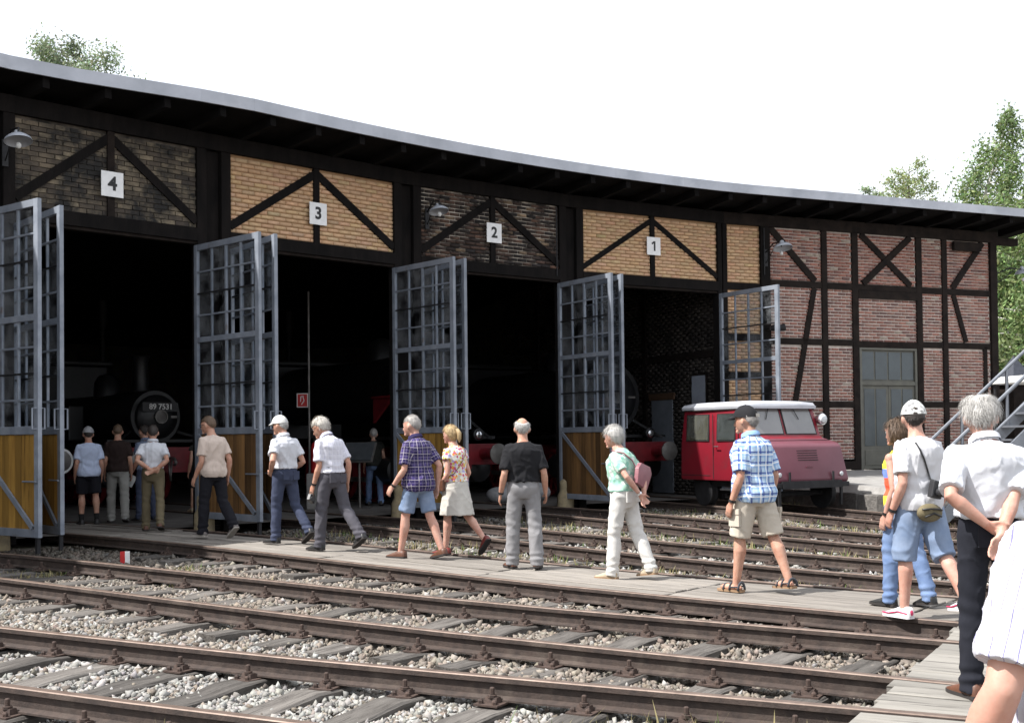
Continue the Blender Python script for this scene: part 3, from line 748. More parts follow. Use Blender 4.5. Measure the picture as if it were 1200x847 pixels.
# ---- side wall, back wall, partition, floor
b = MB(); pE = WE; back = WE + Vector((-W_DIR.y, W_DIR.x)) * 20
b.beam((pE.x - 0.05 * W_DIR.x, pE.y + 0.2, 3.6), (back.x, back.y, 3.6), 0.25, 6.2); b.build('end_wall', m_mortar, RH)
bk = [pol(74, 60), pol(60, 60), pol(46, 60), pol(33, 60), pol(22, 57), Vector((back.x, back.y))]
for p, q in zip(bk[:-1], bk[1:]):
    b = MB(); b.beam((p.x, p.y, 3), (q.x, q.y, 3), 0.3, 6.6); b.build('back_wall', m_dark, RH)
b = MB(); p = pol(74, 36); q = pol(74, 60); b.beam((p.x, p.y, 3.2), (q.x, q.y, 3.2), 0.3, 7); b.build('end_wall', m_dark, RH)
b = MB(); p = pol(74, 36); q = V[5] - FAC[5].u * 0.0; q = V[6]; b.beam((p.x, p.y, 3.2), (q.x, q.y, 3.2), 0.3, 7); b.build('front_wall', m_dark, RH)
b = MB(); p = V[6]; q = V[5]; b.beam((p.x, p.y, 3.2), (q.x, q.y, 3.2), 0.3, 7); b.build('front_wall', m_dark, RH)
FP = Facet(pol(26.2, 35.4), pol(26.2, 57))     # inner partition beside stall one
FP = Facet(pol(26.2, 57), pol(26.2, 35.4))
brick_panel(FP, 10.0, FP.L, 0.1, 6.2, 'dim', 77, name='partition_wall')
b = MB(); b.box((5.0, 0.1, 3.1), (10, 0.2, 6.2)); FP.part(b, 'partition_wall', m_dark)
for x in (FP.L - 3.2, FP.L - 6.2, FP.L - 9.2): fbox(FP, 'post', x - 0.09, x + 0.09, 0.1, 6.2, -0.04, 0.1, m_timber2)
fbox(FP, 'wall_rail', 10, FP.L, 3.4, 3.56, -0.03, 0.1, m_timber2)
m_gdoor = M('grey_door', (0.20, 0.22, 0.25), (0.15, 0.165, 0.19), scale=3, rough=0.6)
dr = fbox(FP, 'inner_door', FP.L - 2.9, FP.L - 1.95, 0.12, 2.45, -0.02, 0.05, m_gdoor); fbox(FP, 'door_header', FP.L - 3.0, FP.L - 1.85, 2.45, 2.62, -0.04, 0.05, M('wood_brown', (0.10, 0.055, 0.03), None, scale=5))
b = MB(); b.box((FP.L - 2.06, -0.05, 1.2), (0.12, 0.05, 0.03)); b.build('handle', m_iron, dr)
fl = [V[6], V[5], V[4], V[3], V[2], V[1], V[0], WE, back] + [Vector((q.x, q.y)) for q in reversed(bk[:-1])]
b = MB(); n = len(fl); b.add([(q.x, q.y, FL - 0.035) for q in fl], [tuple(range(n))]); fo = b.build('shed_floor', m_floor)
tag(fo, 'dark oily floor inside the engine shed', None, None, 'structure')
# inner columns
for a in (53.2, 46.5, 39.8, 33.0):
    for r in (43.0, 51.0):
        p = pol(a, r); b = MB(); b.lathe([(0.16, FL - 0.04), (0.16, FL + 0.3), (0.10, FL + 0.35), (0.09, 4.9), (0.16, 5.1), (0.16, 6.4)], (p.x, p.y, 0), n=10); b.build('column', m_iron, RH, smooth=True, angle=40)
# ---- roof
edge = []; 
for a in np.arange(76, 26.5, -1.55):
    r = 34.0 + 0.9 * float(sstep(46, 54, a)); edge.append(pol(a, r))
o1 = FW.out * 1.12
x0p = V[0] + o1; 
edge = [p for p in edge if p.x < x0p.x - 0.7]
edge += [V[0] + o1 + W_DIR * t for t in (0.0, 2.4, 4.8, 7.2, 9.7)]
ZE = 7.10
rim = []
for i, p in enumerate(edge):
    d = (p - TC).normalized(); dd = d if p.x < x0p.x else Vector((-W_DIR.y, W_DIR.x))
    if i == len(edge) - 1 or p.x >= x0p.x: dd = Vector((-W_DIR.y, W_DIR.x))
    rim.append((p, dd))
b = MB(); rs = []
for p, dd in rim:
    q = p + dd * 1.1; e = p + dd * 27
    rs.append([Vector((p.x, p.y, ZE - 0.16)), Vector((p.x, p.y, ZE - 0.02)), Vector((e.x, e.y, ZE - 1.9)), Vector((e.x, e.y, ZE - 2.05))])
b.rings(rs); b.build('roof', [m_soffit], RH)
b = MB()
for i in range(len(rim) - 1):
    b = MB(); p, q = rim[i][0], rim[i + 1][0]; z = ZE - 0.075
    dn = (rim[i][1] + rim[i + 1][1]).normalized() * 0.02
    b.beam((p.x - dn.x, p.y - dn.y, z), (q.x - dn.x, q.y - dn.y, z), 0.035, 0.20)
    b.build('fascia_strip', m_zinc, RH)
# rafters under the eaves
acc = 0; 
for i in range(len(rim) - 1):
    (p, d1), (q, d2) = rim[i], rim[i + 1]; L_ = (q - p).length
    x = (0.92 - acc) % 0.92
    while x < L_:
        r0 = p.lerp(q, x / L_); dd = d1.lerp(d2, x / L_)
        a = r0 + dd * 0.06; c = r0 + dd * 1.35
        b = MB(); b.beam((a.x, a.y, ZE - 0.25), (c.x, c.y, ZE - 0.34), 0.11, 0.16); b.build('rafter', m_soffit, RH)
        x += 0.92
    acc = (acc + L_) % 0.92
# gutter box under the eave near the end
fbox(FW, 'beam_stub', 6.85, 7.75, 6.18, 6.40, -0.16, -0.065, m_timber2); fbox(FW, 'corner_bracket', 8.36, 9.1, 6.42, 6.60, -0.06, 0.14, m_timber2)

# ---- gate leaves
LW, LZ0, LZ1 = 1.85, 0.24, 4.80
def leaf_bits(parent, glass=True, wood=m_board_y, flip=1):
    """local x from hinge to closing stile, y thickness; flip picks the brace side"""
    st, th = 0.085, 0.06
    def bx(name, x0, x1, z0, z1, mat=m_gate, t=th, y=0.0):
        b = MB(); b.box(((x0 + x1) / 2, y, (z0 + z1) / 2), (x1 - x0, t, z1 - z0)); return b.build(name, mat, parent, bevel=0.006 if t > 0.04 else 0)
    H = LZ1 - LZ0; zw = LZ0 + 0.315 * H; zm = LZ0 + 0.65 * H
    bx('stile', 0, st, LZ0, LZ1); bx('stile', LW - st - 0.02, LW, LZ0, LZ1)
    for z, h in ((LZ0, 0.11), (zw - 0.05, 0.11), (zm - 0.045, 0.09), (LZ1 - 0.10, 0.10)): bx('gate_rail', st, LW - st - 0.02, z, z + h, t=th - 0.006)
    x0, x1 = st, LW - st - 0.02
    for za, zb in ((zw + 0.06, zm - 0.045), (zm + 0.045, LZ1 - 0.10)):
        cx = [x0 + (x1 - x0) * i / 4 for i in range(5)]; cz = [za + (zb - za) * i / 4 for i in range(5)]
        for i in (1, 2, 3): bx('glazing_bar', cx[i] - (0.016 if i != 2 else 0.022), cx[i] + (0.016 if i != 2 else 0.022), za, zb, t=0.034)
        for i in (1, 2, 3): bx('glazing_bar', x0, x1, cz[i] - 0.013, cz[i] + 0.013, m_iron if i == 2 else m_gate, t=0.038)
        if glass:
            for i in range(4):
                for j in range(4):
                    if random.random() < 0.10: continue
                    b = MB(); b.box(((cx[i] + cx[i + 1]) / 2, 0, (cz[j] + cz[j + 1]) / 2), (cx[i + 1] - cx[i] - 0.03, 0.004, cz[j + 1] - cz[j] - 0.024)); b.build('pane', m_pane, parent)
    nb = 10; wv = (x1 - x0) / nb
    for i in range(nb):
        b = MB(); b.box((0, 0, 0), (zw - LZ0 - 0.165, wv - 0.006, 0.022), mi=0)
        o = b.build('board', wood, parent, loc=(x0 + (i + 0.5) * wv, 0.004, (zw - 0.055 + LZ0 + 0.11) / 2)); o.rotation_euler = (R(90), R(90), 0)
    b = MB(); 
    b.beam((x0 + 0.03, -flip * 0.032, zw - 0.06), (x1 - 0.03, -flip * 0.032, LZ0 + 0.13), 0.03, 0.07); b.build('diagonal_brace', m_gate, parent)
    b = MB(); b.tube([(LW - 0.04, -0.03, zw + 0.02), (LW - 0.04, -0.09, zw + 0.02), (LW - 0.04, -0.09, zw + 0.3), (LW - 0.04, -0.03, zw + 0.3)], 0.012, 6); b.tube([(LW - 0.04, 0.03, zw + 0.02), (LW - 0.04, 0.09, zw + 0.02), (LW - 0.04, 0.09, zw + 0.3), (LW - 0.04, 0.03, zw + 0.3)], 0.012, 6); b.build('pull_handle', m_gate, parent)
    b = MB(); b.box((LW - 0.06, 0, LZ0 - 0.10), (0.05, 0.05, 0.22)); b.build('drop_bolt', m_iron, parent)
    b = MB(); b.tube([(LW - 0.35, -flip * 0.05, LZ0 + 0.75), (LW - 0.02, -flip * 0.05, LZ0 + 0.75)], 0.013, 6); b.build('latch_bar', m_gate, parent)
def gate_leaf(hx, hy, theta, wood, flip):
    d = Vector((math.sin(R(theta)), -math.cos(R(theta))))
    e = bpy.data.objects.new('gate_leaf', None); COL.objects.link(e); e.parent = RH; e.location = (hx, hy, 0); e.rotation_euler = (0, 0, math.atan2(d.y, d.x))
    leaf_bits(e, True, wood, flip)
gates = [(-7.8, 17.0, 53, m_board_y, 1), (-7.45, 17.75, 42, m_board_y, 1), (-5.29, 19.86, 47, m_board_b, 1), (-4.8, 20.31, 35.5, m_board_b, 1),
         (-2.25, 22.7, 42, m_board_y, 1), (-1.745, 23.13, 30, m_board_b, 1), (1.015, 25.17, 33, m_board_b, 1), (1.566, 25.53, 21.5, m_board_b, 1), (4.82, 27.28, 33, m_board_b, 1)]
for g in gates: gate_leaf(*g)

# ---- wheel guard stones at the posts
for k, f in ((4, FAC[4]), (3, FAC[3]), (2, FAC[2]), (1, FAC[1])):
    p = f.w(0.0 if k == 4 else -0.28, 0.16)
    b = MB(); b.lathe([(0.18, -0.1), (0.17, 0.25), (0.12, 0.36), (0.13, 0.45), (0.12, 0.55), (0.05, 0.60)], (0, 0, 0), n=10)
    o = b.build('guard_stone', m_stonef, None, smooth=True, angle=50, loc=(p.x, p.y, FL - 0.08))
    tag(o, 'worn yellowish guard stone at the foot of the post beside stall %s' % NUMW[k], 'guard stone', 'guard stones at the gate posts')

# ---- loading apron on the slope before the brick wall
A = [V[0] + FW.out * 0.04 + W_DIR * 0.9, Vector((6.05, 26.2)), Vector((7.0, 23.4)), Vector((8.2, 19.8)), Vector((10.6, 13.0)), Vector((24, 13)), Vector((26, 36)), WE + W_DIR * 8]
zs = [0.66, 0.36, 0.35, 0.34, 0.3, 0.3, 0.66, 0.66]
b = MB(); n = len(A)
Q = [(q.x, q.y, z) for q, z in zip(A, zs)]
b.add(Q, [(0, 1, 2), (0, 2, 3), (0, 3, 7), (7, 3, 6), (3, 4, 6), (4, 5, 6)])
ap = b.build('loading_apron', m_conc); tag(ap, 'sloping concrete apron before the brick wall of the shed', None, None, 'structure')
# kerb blocks
m_kerb = M('kerb_stone', (0.13, 0.12, 0.11), (0.07, 0.065, 0.06), scale=6, rough=0.95, bstr=0.9, bscale=18, bdist=0.03, objvar=0.25)
for i in range(1, 4):
    p, q = Vector(Q[i]), Vector(Q[i + 1]); L_ = (q - p).length; t = 0
    while t < L_ - 0.1:
        l = min(random.uniform(0.5, 1.1), L_ - t); a = p.lerp(q, t / L_); c = p.lerp(q, (t + l - 0.02) / L_)
        b = MB(); b.beam((a.x - 0.1, a.y, a.z - 0.24), (c.x - 0.1, c.y, c.z - 0.24), random.uniform(0.24, 0.3), 0.5 + random.uniform(-0.03, 0.03)); b.build('kerb_stone', m_kerb, ap, bevel=0.025)
        t += l

# ================================================================== things fixed to the shed
def number_sign(f, num, z):
    x = (POSTW + f.L - (POSTW if num != 1 else 0.12)) / 2; p = f.w(x, 0.075, z)
    t = thing('number_sign', 'square white sign with black numeral %s above gate bay' % NUMW[num], 'number sign', p, f.a, 'stall number signs')
    b = MB(); b.box((0, 0.0, 0), (0.37, 0.015, 0.40)); b.build('plate', m_white, t, bevel=0.003)
    if num == 1:
        b = MB(); b.box((0.02, 0, 0), (0.042, 0.215, 0.004)); b.beam((0.012, 0.098, 0), (-0.055, 0.045, 0), 0.036, 0.004); me = b.mesh('numeral')
    else: me = text_mesh(str(num), 0.30, 0.002, 0.009)
    me.materials.append(m_black)
    o = put('numeral', me, None, t, (0, -0.011, 0)); o.rotation_euler = (R(90), 0, 0)
number_sign(FAC[4], 4, 5.60); number_sign(FAC[3], 3, 5.62); number_sign(FAC[2], 2, 5.70); number_sign(FAC[1], 1, 5.77)
m_enam = M('lamp_enamel', (0.40, 0.42, 0.46), (0.30, 0.32, 0.36), scale=6, rough=0.35, bstr=0.05)
m_enam_in = M('lamp_enamel_white', (0.72, 0.72, 0.70), None, scale=6, rough=0.5, bstr=0)
def wall_lamp(base, out, z, label, reach=0.55, sz=1.0):
    """base: xy on the wall; arm swings out and the shade hangs at its end"""
    a = math.atan2(out.y, out.x) + R(90)
    t = thing('wall_lamp', label, 'lamp', (base.x, base.y, z), a, 'enamel wall lamps on the shed')
    b = MB(); b.tube([(0, 0.0, 0.1), (0, -reach * 0.5, 0.28), (0, -reach, 0.26), (0, -reach, 0.15)], 0.016, 7); b.tube([(0, 0, -0.15), (0, -reach * 0.75, 0.27)], 0.010, 6); b.build('bracket', m_iron, t, smooth=True)
    b = MB(); b.box((0, 0.0, -0.02), (0.09, 0.03, 0.4)); b.build('wall_plate', m_iron, t)
    b = MB(); b.lathe([(0.02, 0.12), (0.04, 0.11), (0.05, 0.05), (0.13, 0.03), (0.19, -0.02), (0.205, -0.06), (0.20, -0.06), (0.185, -0.02), (0.12, 0.02), (0.03, 0.03)], (0, -reach, 0), n=24)
    s = b.build('lamp_shade', m_enam, t, smooth=True, angle=50); s.rotation_euler = (R(-14), 0, 0); s.scale = (sz,) * 3
    b = MB(); b.ellipsoid((0, -reach, 0.0), (0.04, 0.04, 0.05)); o = b.build('bulb', m_enam_in, t, smooth=True)
wall_lamp(FAC[4].w(0.16, 0.06), FAC[4].out, 5.85, 'white enamel wall lamp on the sooty brick beside sign four', 0.5, 0.98)
wall_lamp(FAC[2].w(0.45, 0.05), FAC[2].out, 5.85, 'white enamel wall lamp on the sooty brick beside sign two', 0.45, 0.95)
wall_lamp(FW.w(T[897] + 0.03, 0.06), FW.out, 5.72, 'white enamel wall lamp on the corner post of the brick wall', 0.62, 1.1)
wall_lamp(FW.w(8.37, 0.0), W_DIR, 5.55, 'blue-grey enamel lamp on a long bracket at the shed corner', 0.95, 1.0)
# floodlight on the post behind the open gate
t = thing('floodlight', 'small black twin floodlight on the post behind the open gate', 'floodlight', FW.w(T[897] + 0.03, 0.06, 4.02), FW.a)
b = MB(); b.box((0, -0.08, 0), (0.05, 0.16, 0.05)); b.build('bracket', m_iron, t)
for sx, rz in ((0.12, 35), (0.30, 20)):
    b = MB(); b.lathe([(0.05, -0.12), (0.07, -0.08), (0.09, 0.06), (0.085, 0.07)], n=12, axis='x'); o = b.build('lamp_head', m_iron, t, smooth=True, angle=40, loc=(sx, -0.18, 0.03)); o.rotation_euler = (0, R(-12), R(-rz))
b = MB(); b.tube([(0, -0.15, 0), (0.3, -0.18, 0.0)], 0.015, 6); b.build('arm', m_iron, t)
# conduits on the posts
for f, x in ((FAC[2], FAC[2].L - 0.42), (FW, T[897] - 0.02)):
    b = MB(); b.tube([f.w(x, 0.075, 4.95 if f is not FW else 5.3), f.w(x, 0.075, 6.4)], 0.014, 6); b.build('conduit', m_iron, RH)
# ================================================================== LOCOMOTIVES IN THE STALLS
m_lblack = M('loco_black', (0.012, 0.012, 0.013), (0.007, 0.007, 0.008), scale=4, rough=0.42, bstr=0.15, bscale=10)
m_lred = M('loco_red', (0.20, 0.014, 0.02), (0.11, 0.010, 0.014), scale=4, rough=0.45, bstr=0.1)
m_steel = M('bare_steel', (0.20, 0.19, 0.18), (0.12, 0.11, 0.10), scale=6, rough=0.45, metal=0.6, bstr=0.1)
m_chrome = M('chrome', (0.75, 0.75, 0.76), (0.6, 0.6, 0.62), scale=4, rough=0.15, metal=0.9, bstr=0)
m_lglass = M('lamp_glass', (0.55, 0.57, 0.58), (0.45, 0.46, 0.48), scale=3, rough=0.08, spec=0.8, bstr=0)
m_signr = M('sign_red', (0.50, 0.02, 0.02), None, scale=5, rough=0.5, bstr=0)
m_paintw = M('paint_white', (0.78, 0.78, 0.76), None, scale=4, rough=0.5, bstr=0)
def wheel(parent, x, y, z, r, mat, spokes=10, name='wheel', th=0.12):
    b = MB(); n = 28
    sgn = 1 if x > 0 else -1
    b.lathe([(r - 0.07, -th / 2), (r, -th / 2), (r, th / 2), (r - 0.07, th / 2), (r - 0.07, -th / 2)], axis='x', n=n); b.lathe([(0.12, -th / 2 - 0.02), (0.12, th / 2 + 0.02)], axis='x', n=14)
    for k in range(spokes):
        a = 2 * math.pi * k / spokes; b.beam((0, 0.10 * math.cos(a), 0.10 * math.sin(a)), (0, (r - 0.05) * math.cos(a), (r - 0.05) * math.sin(a)), 0.05, 0.05, up=(1, 0, 0))
    return b.build(name, mat, parent, loc=(x, y, z), smooth=True, angle=35)
def loco(deg, r, label, zc, rad, number=None, beam_no=None, length=8.5, rim=False, nlamps=2, skirt=False):
    """local y points out of the stall towards the turntable; buffer faces at y = 0"""
    p = pol(deg, r); z0 = float(rail_z(p.x, p.y)) - 0.0
    t = thing('steam_locomotive', label, 'locomotive', (p.x, p.y, z0), R(deg) + math.pi, 'steam locomotives in the stalls')
    b = MB(); b.box((0, -0.62, 1.05), (2.5, 0.05, 0.46)); bb = b.build('buffer_beam', m_lred, t, bevel=0.01)
    for sx in (-1, 1):
        b = MB(); b.lathe([(0.13, -0.62), (0.12, -0.25), (0.075, -0.24), (0.075, -0.06)], axis='y', n=16, c=(sx * 0.88, 0, 1.06)); bu = b.build('buffer', m_lred, t, smooth=True, angle=40)
        b = MB(); b.lathe([(0.10, -0.07), (0.225, -0.045), (0.225, -0.02), (0.14, 0.0), (0.02, 0.005)], axis='y', n=24, c=(sx * 0.88, 0, 1.06)); b.build('buffer_head', m_steel, bu, smooth=True, angle=35)
        if rim:
            b = MB(); b.lathe([(0.20, -0.012), (0.232, -0.015), (0.232, -0.05), (0.228, -0.05)], axis='y', n=24, c=(sx * 0.88, 0, 1.06)); b.build('white_rim', m_paintw, bu, smooth=True, angle=35)
    for k in range(nlamps):
        sx = (-1, 1)[k]
        b = MB(); b.lathe([(0.09, -0.2), (0.13, -0.1), (0.135, 0.0), (0.11, 0.01)], axis='y', n=18, c=(sx * 0.72, -0.55, 1.48)); la = b.build('head_lamp', m_lblack, t, smooth=True, angle=40)
        b = MB(); b.lathe([(0.105, 0.012), (0.06, 0.03), (0.01, 0.035)], axis='y', n=18, c=(sx * 0.72, -0.55, 1.48)); b.build('lens', m_chrome, la, smooth=True)
    b = MB(); b.tube([(0, -0.55, 1.05), (0, -0.3, 1.03), (0, -0.22, 0.95), (0, -0.3, 0.9)], 0.035, 8); b.tube([(0.05, -0.45, 1.0), (0.06, -0.40, 0.7), (0.03, -0.42, 0.55), (0, -0.45, 0.7), (-0.02, -0.45, 1.0)], 0.022, 6); b.build('coupling_hook', m_steel, t, smooth=True)
    sb = MB(); sb.lathe([(rad * 0.97, -1.15), (rad, -1.18), (rad, -2.7), (rad * 0.94, -2.75), (rad * 0.94, -length + 2.2)], axis='y', n=36, c=(0, 0, zc)); s = sb.build('boiler', m_lblack, t, smooth=True, angle=35)
    b = MB(); b.lathe([(rad * 0.82, -1.16), (rad * 0.82, -1.10), (rad * 0.78, -1.06), (rad * 0.5, -0.98), (rad * 0.15, -0.94), (0.01, -0.935)], axis='y', n=36, c=(0, 0, zc)); d = b.build('smokebox_door', m_lblack, t, smooth=True, angle=35)
    b = MB(); b.beam((-rad * 0.7, -1.0, zc), (rad * 0.3, -0.96, zc), 0.03, 0.05); b.lathe([(0.13, -0.9), (0.15, -0.9), (0.15, -0.87), (0.13, -0.87), (0.13, -0.9)], axis='y', n=18, c=(0, 0, zc)); b.build('door_wheel', m_steel, d)
    b = MB(); b.lathe([(0.24, zc + rad - 0.1), (0.19, zc + rad + 0.1), (0.17, zc + rad + 0.65), (0.23, zc + rad + 0.78), (0.2, zc + rad + 0.8)], (0, -1.9, 0), n=20); b.build('chimney', m_lblack, t, smooth=True, angle=40)
    b = MB(); b.lathe([(0.32, zc + rad - 0.15), (0.30, zc + rad + 0.25), (0.2, zc + rad + 0.42), (0.02, zc + rad + 0.47)], (0, -3.6, 0), n=20); b.build('steam_dome', m_lblack, t, smooth=True, angle=40)
    b = MB(); b.box((0, -length / 2 - 0.3, 1.42), (2.6, length - 0.9, 0.06)); b.build('running_board', m_lblack, t)
    b = MB(); b.box((0, -length / 2, 0.98), (1.1, length - 1.2, 0.5)); b.build('frame', m_lred, t)
    for sx in (-1, 1):
        if number: b = MB(); b.box((sx * (rad + 0.28), -4.6, 1.85), (0.36, 2.6, 0.8)); b.build('side_tank', m_lblack, t, bevel=0.03)
        b = MB(); b.lathe([(0.3, -1.9), (0.3, -1.0), (0.22, -0.95)], axis='y', n=18, c=(sx * 1.05, 0, 0.72)); b.build('cylinder', m_lblack, t, smooth=True, angle=40)
        for yy in (-2.6, -4.0, -5.4): wheel(t, sx * 0.76, yy, 0.56, 0.56, m_lred)
        b = MB(); b.beam((sx * 0.98, -2.6, 0.5), (sx * 0.98, -5.4, 0.5), 0.05, 0.11); b.build('coupling_rod', m_steel, t)
        b = MB(); b.beam((sx * 1.15, -0.66, 1.38), (sx * 0.5, -1.3, zc - rad * 0.5), 0.03, 0.05); b.build('brace_rod', m_lblack, t)
    b = MB(); b.box((0, -length + 1.1, 2.4), (2.6, 1.9, 1.95)); cb = b.build('cab', m_lblack, t, bevel=0.03)
    b = MB(); b.box((0, -length + 1.1, 3.45), (2.8, 2.2, 0.12)); b.build('cab_roof', m_lblack, t, bevel=0.04)
    if skirt:
        for sx in (1,):
            b = MB(); b.add([(sx * 1.28, -0.9, 2.28), (sx * 1.28, -1.7, 2.28), (sx * 1.28, -1.7, 1.75), (sx * 1.22, -0.9, 2.28), (sx * 1.22, -1.7, 2.28), (sx * 1.22, -1.7, 1.75)], [(0, 1, 2), (3, 5, 4), (0, 3, 4, 1), (1, 4, 5, 2), (2, 5, 3, 0)]); b.build('red_bracket', m_lred, t)
            b = MB(); b.box((sx * 1.0, -1.3, 2.31), (0.62, 0.9, 0.05)); b.build('foot_board', m_lred, t)
    if number:
        me = text_mesh(number, 0.17, 0.004, 0.003); me.materials.append(m_paintw); o = put('number_plate', me, None, t, (0, -0.90, zc + rad * 0.36)); o.rotation_euler = (R(90), 0, math.pi)
        b = MB(); b.box((0, -0.93, zc + rad * 0.36), (0.84, 0.02, 0.2)); b.build('number_backing', m_lblack, t)
    if beam_no:
        me = text_mesh(beam_no, 0.22, 0.003, 0.003); me.materials.append(m_paintw); o = put('beam_number', me, None, bb, (0.02, -0.588, 1.08)); o.rotation_euler = (R(90), 0, math.pi)
    return t
loco(49.7, 38.3, 'black steam locomotive behind the people entering stall four', 1.95, 0.62, rim=True)
loco(43.2, 40.3, 'black steam locomotive numbered 89 7531 with red buffer beam', 1.95, 0.60, number='89 7531', nlamps=0)
loco(36.3, 36.3, 'black steam locomotive with red brackets standing in stall two', 2.55, 0.80, length=10, skirt=True)
loco(29.2, 36.0, 'black steam locomotive with white beam digits behind the red railcar', 2.35, 0.85, beam_no='2', length=9.5)

# ================================================================== RED RAILCAR
p = pol(29.2, 31.6); z0 = float(rail_z(p.x, p.y))
RC = thing('railcar', 'small boxy red motor railcar with white roof and sloping bonnet', 'railcar', (p.x, p.y, z0), R(29.2) + math.pi)
m_red = M('railcar_red', (0.20, 0.010, 0.020), (0.165, 0.009, 0.018), scale=2.0, rough=0.40, bstr=0.05, bscale=3, c3=(0.13, 0.02, 0.026), s3=2.2, t3=(0.5, 0.72))
m_red_glare = M('railcar_bonnet_glare', (0.155, 0.05, 0.068), (0.125, 0.036, 0.05), scale=1.6, rough=0.36, bstr=0.05)  # sky reflection on the bonnet mixed into its red as a pinker tone
m_rwhite = M('railcar_roof_white', (0.46, 0.47, 0.50), (0.38, 0.39, 0.42), scale=3, rough=0.4, bstr=0.05)
m_wglass = M('railcar_glass', (0.10, 0.11, 0.11), (0.07, 0.075, 0.08), scale=1.5, rough=0.06, spec=0.9, bstr=0.01)
m_rub = M('rubber', (0.02, 0.02, 0.02), None, scale=9, rough=0.7)
m_curt = M('curtain', (0.20, 0.18, 0.14), (0.12, 0.105, 0.085), scale=14, mapscale=(1, 1, 0.05), rough=0.9)
HW = 0.94
def hull(prof, hw_bot, hw_top, z0, z1):
    """extrude a (y, z) profile across x with tumblehome above 1.25"""
    def hw(z): return hw_bot if z < 1.25 else hw_bot + (hw_top - hw_bot) * (z - 1.25) / (z1 - 1.25)
    b = MB(); b.rings([[Vector((-hw(z), y, z)) for y, z in prof], [Vector((hw(z), y, z)) for y, z in prof]]); return b
body = [(-1.62, 0.52), (0.62, 0.52), (0.62, 1.32), (0.50, 1.40), (0.30, 1.98), (-1.52, 1.98), (-1.60, 1.25)]
hb = hull(body, HW, 0.90, 0.52, 1.98).build('body', m_red, RC, bevel=0.05, smooth=True, angle=35)
bon = [(0.60, 0.50), (1.17, 0.50), (1.20, 0.56), (1.06, 1.19), (1.0, 1.25), (0.60, 1.35)]
b = MB(); 
b.rings([[Vector((-HW - 0.03 + (0.06 if z > 1.0 else 0), y, z)) for y, z in bon], [Vector((HW + 0.03 - (0.06 if z > 1.0 else 0), y, z)) for y, z in bon]]); b.build('bonnet', m_red_glare, RC, bevel=0.03, smooth=True, angle=35)
b = MB(); rr = []
for y, zt, hw in ((-1.60, 2.00, 0.86), (-1.57, 2.05, 0.915), (-1.2, 2.08, 0.925), (0.0, 2.08, 0.925), (0.36, 2.06, 0.915), (0.43, 2.00, 0.87)):
    rr.append([Vector((-hw, y, 1.93)), Vector((-hw - 0.012, y, 1.985)), Vector((-hw * 0.94, y, zt - 0.01)), Vector((-hw * 0.5, y, zt + 0.015)), Vector((hw * 0.5, y, zt + 0.015)), Vector((hw * 0.94, y, zt - 0.01)), Vector((hw + 0.012, y, 1.985)), Vector((hw, y, 1.93))])
b.rings(rr); b.build('roof', m_rwhite, RC, bevel=0.0, smooth=True, angle=50)
def quad_panel(pts, off, name, mat, parent, th=0.012):
    P_ = [Vector(q) for q in pts]; n_ = (P_[1] - P_[0]).cross(P_[3] - P_[0]).normalized()
    b = MB(); b.rings([[q + n_ * (off - th) for q in P_], [q + n_ * off for q in P_]]); return b.build(name, mat, parent, bevel=0.0)
def sidept(sx, y, z): 
    hw = HW + (0.90 - HW) * max(0, (z - 1.25)) / 0.73; return (sx * hw, y, z)
for sx in (-1, 1):
    for (y0, y1, nm) in ((-1.38, -0.72, 'side_window'), (-0.42, 0.10, 'door_window')):
        q = [sidept(sx, y0, 1.33), sidept(sx, y1, 1.33), sidept(sx, y1, 1.82), sidept(sx, y0, 1.82)]
        if sx < 0: q = [q[1], q[0], q[3], q[2]]
        fr = quad_panel([(Vector(a) + (Vector(a) - sum((Vector(c) for c in q), Vector()) / 4) * 0.10) for a in q], 0.008, nm, m_rub, RC)
        quad_panel(q, 0.013, 'pane', m_curt if nm == 'side_window' else m_wglass, fr, 0.004)
        quad_panel(q, 0.018, 'glass', MGlass('railcar_side_glass', (0.8, 0.82, 0.8), 0.5, 0.1), fr, 0.003)
    b = MB(); b.box((sx * (HW + 0.004), -0.55, 1.2), (0.008, 0.012, 1.28)); b.box((sx * (HW + 0.004), 0.22, 1.2), (0.008, 0.012, 1.28)); b.build('door_seam', m_rub, RC)
    b = MB(); b.tube([(sx * (HW + 0.01), -0.47, 1.2), (sx * (HW + 0.05), -0.46, 1.2), (sx * (HW + 0.05), -0.33, 1.2)], 0.012, 6); b.build('door_handle', m_chrome, RC)
# windscreen: two panes on the sloping front
def wpt(x, f): return (x, 0.50 - 0.20 * f, 1.40 + 0.58 * f)
for sx in (-1, 1):
    xa, xb = (0.05, 0.80) if sx > 0 else (-0.80, -0.05)
    q = [wpt(xb, 0.06), wpt(xa, 0.06), wpt(xa * (0.95), 0.90), wpt(xb * (0.95), 0.90)]
    c = sum((Vector(a) for a in q), Vector()) / 4
    fr = quad_panel([Vector(a) + (Vector(a) - c) * 0.07 for a in q], 0.010, 'windscreen', m_rub, RC)
    quad_panel(q, 0.016, 'glass', M('windscreen_glass', (0.20, 0.20, 0.195), (0.15, 0.15, 0.148), scale=1.2, rough=0.08, spec=0.9, bstr=0), fr, 0.004)
    b = MB(); b.tube([Vector(wpt(sx * 0.30, 0.98)) + Vector((0, 0.05, 0)), Vector(wpt(sx * 0.42, 0.55)) + Vector((0, 0.035, 0))], 0.008, 5); b.build('wiper', m_rub, RC)
b = MB(); b.lathe([(0.05, 0.30), (0.10, 0.40), (0.115, 0.50), (0.10, 0.515)], axis='y', n=20, c=(-0.99, 0, 1.72)); hl = b.build('headlight', m_chrome, RC, smooth=True, angle=40)
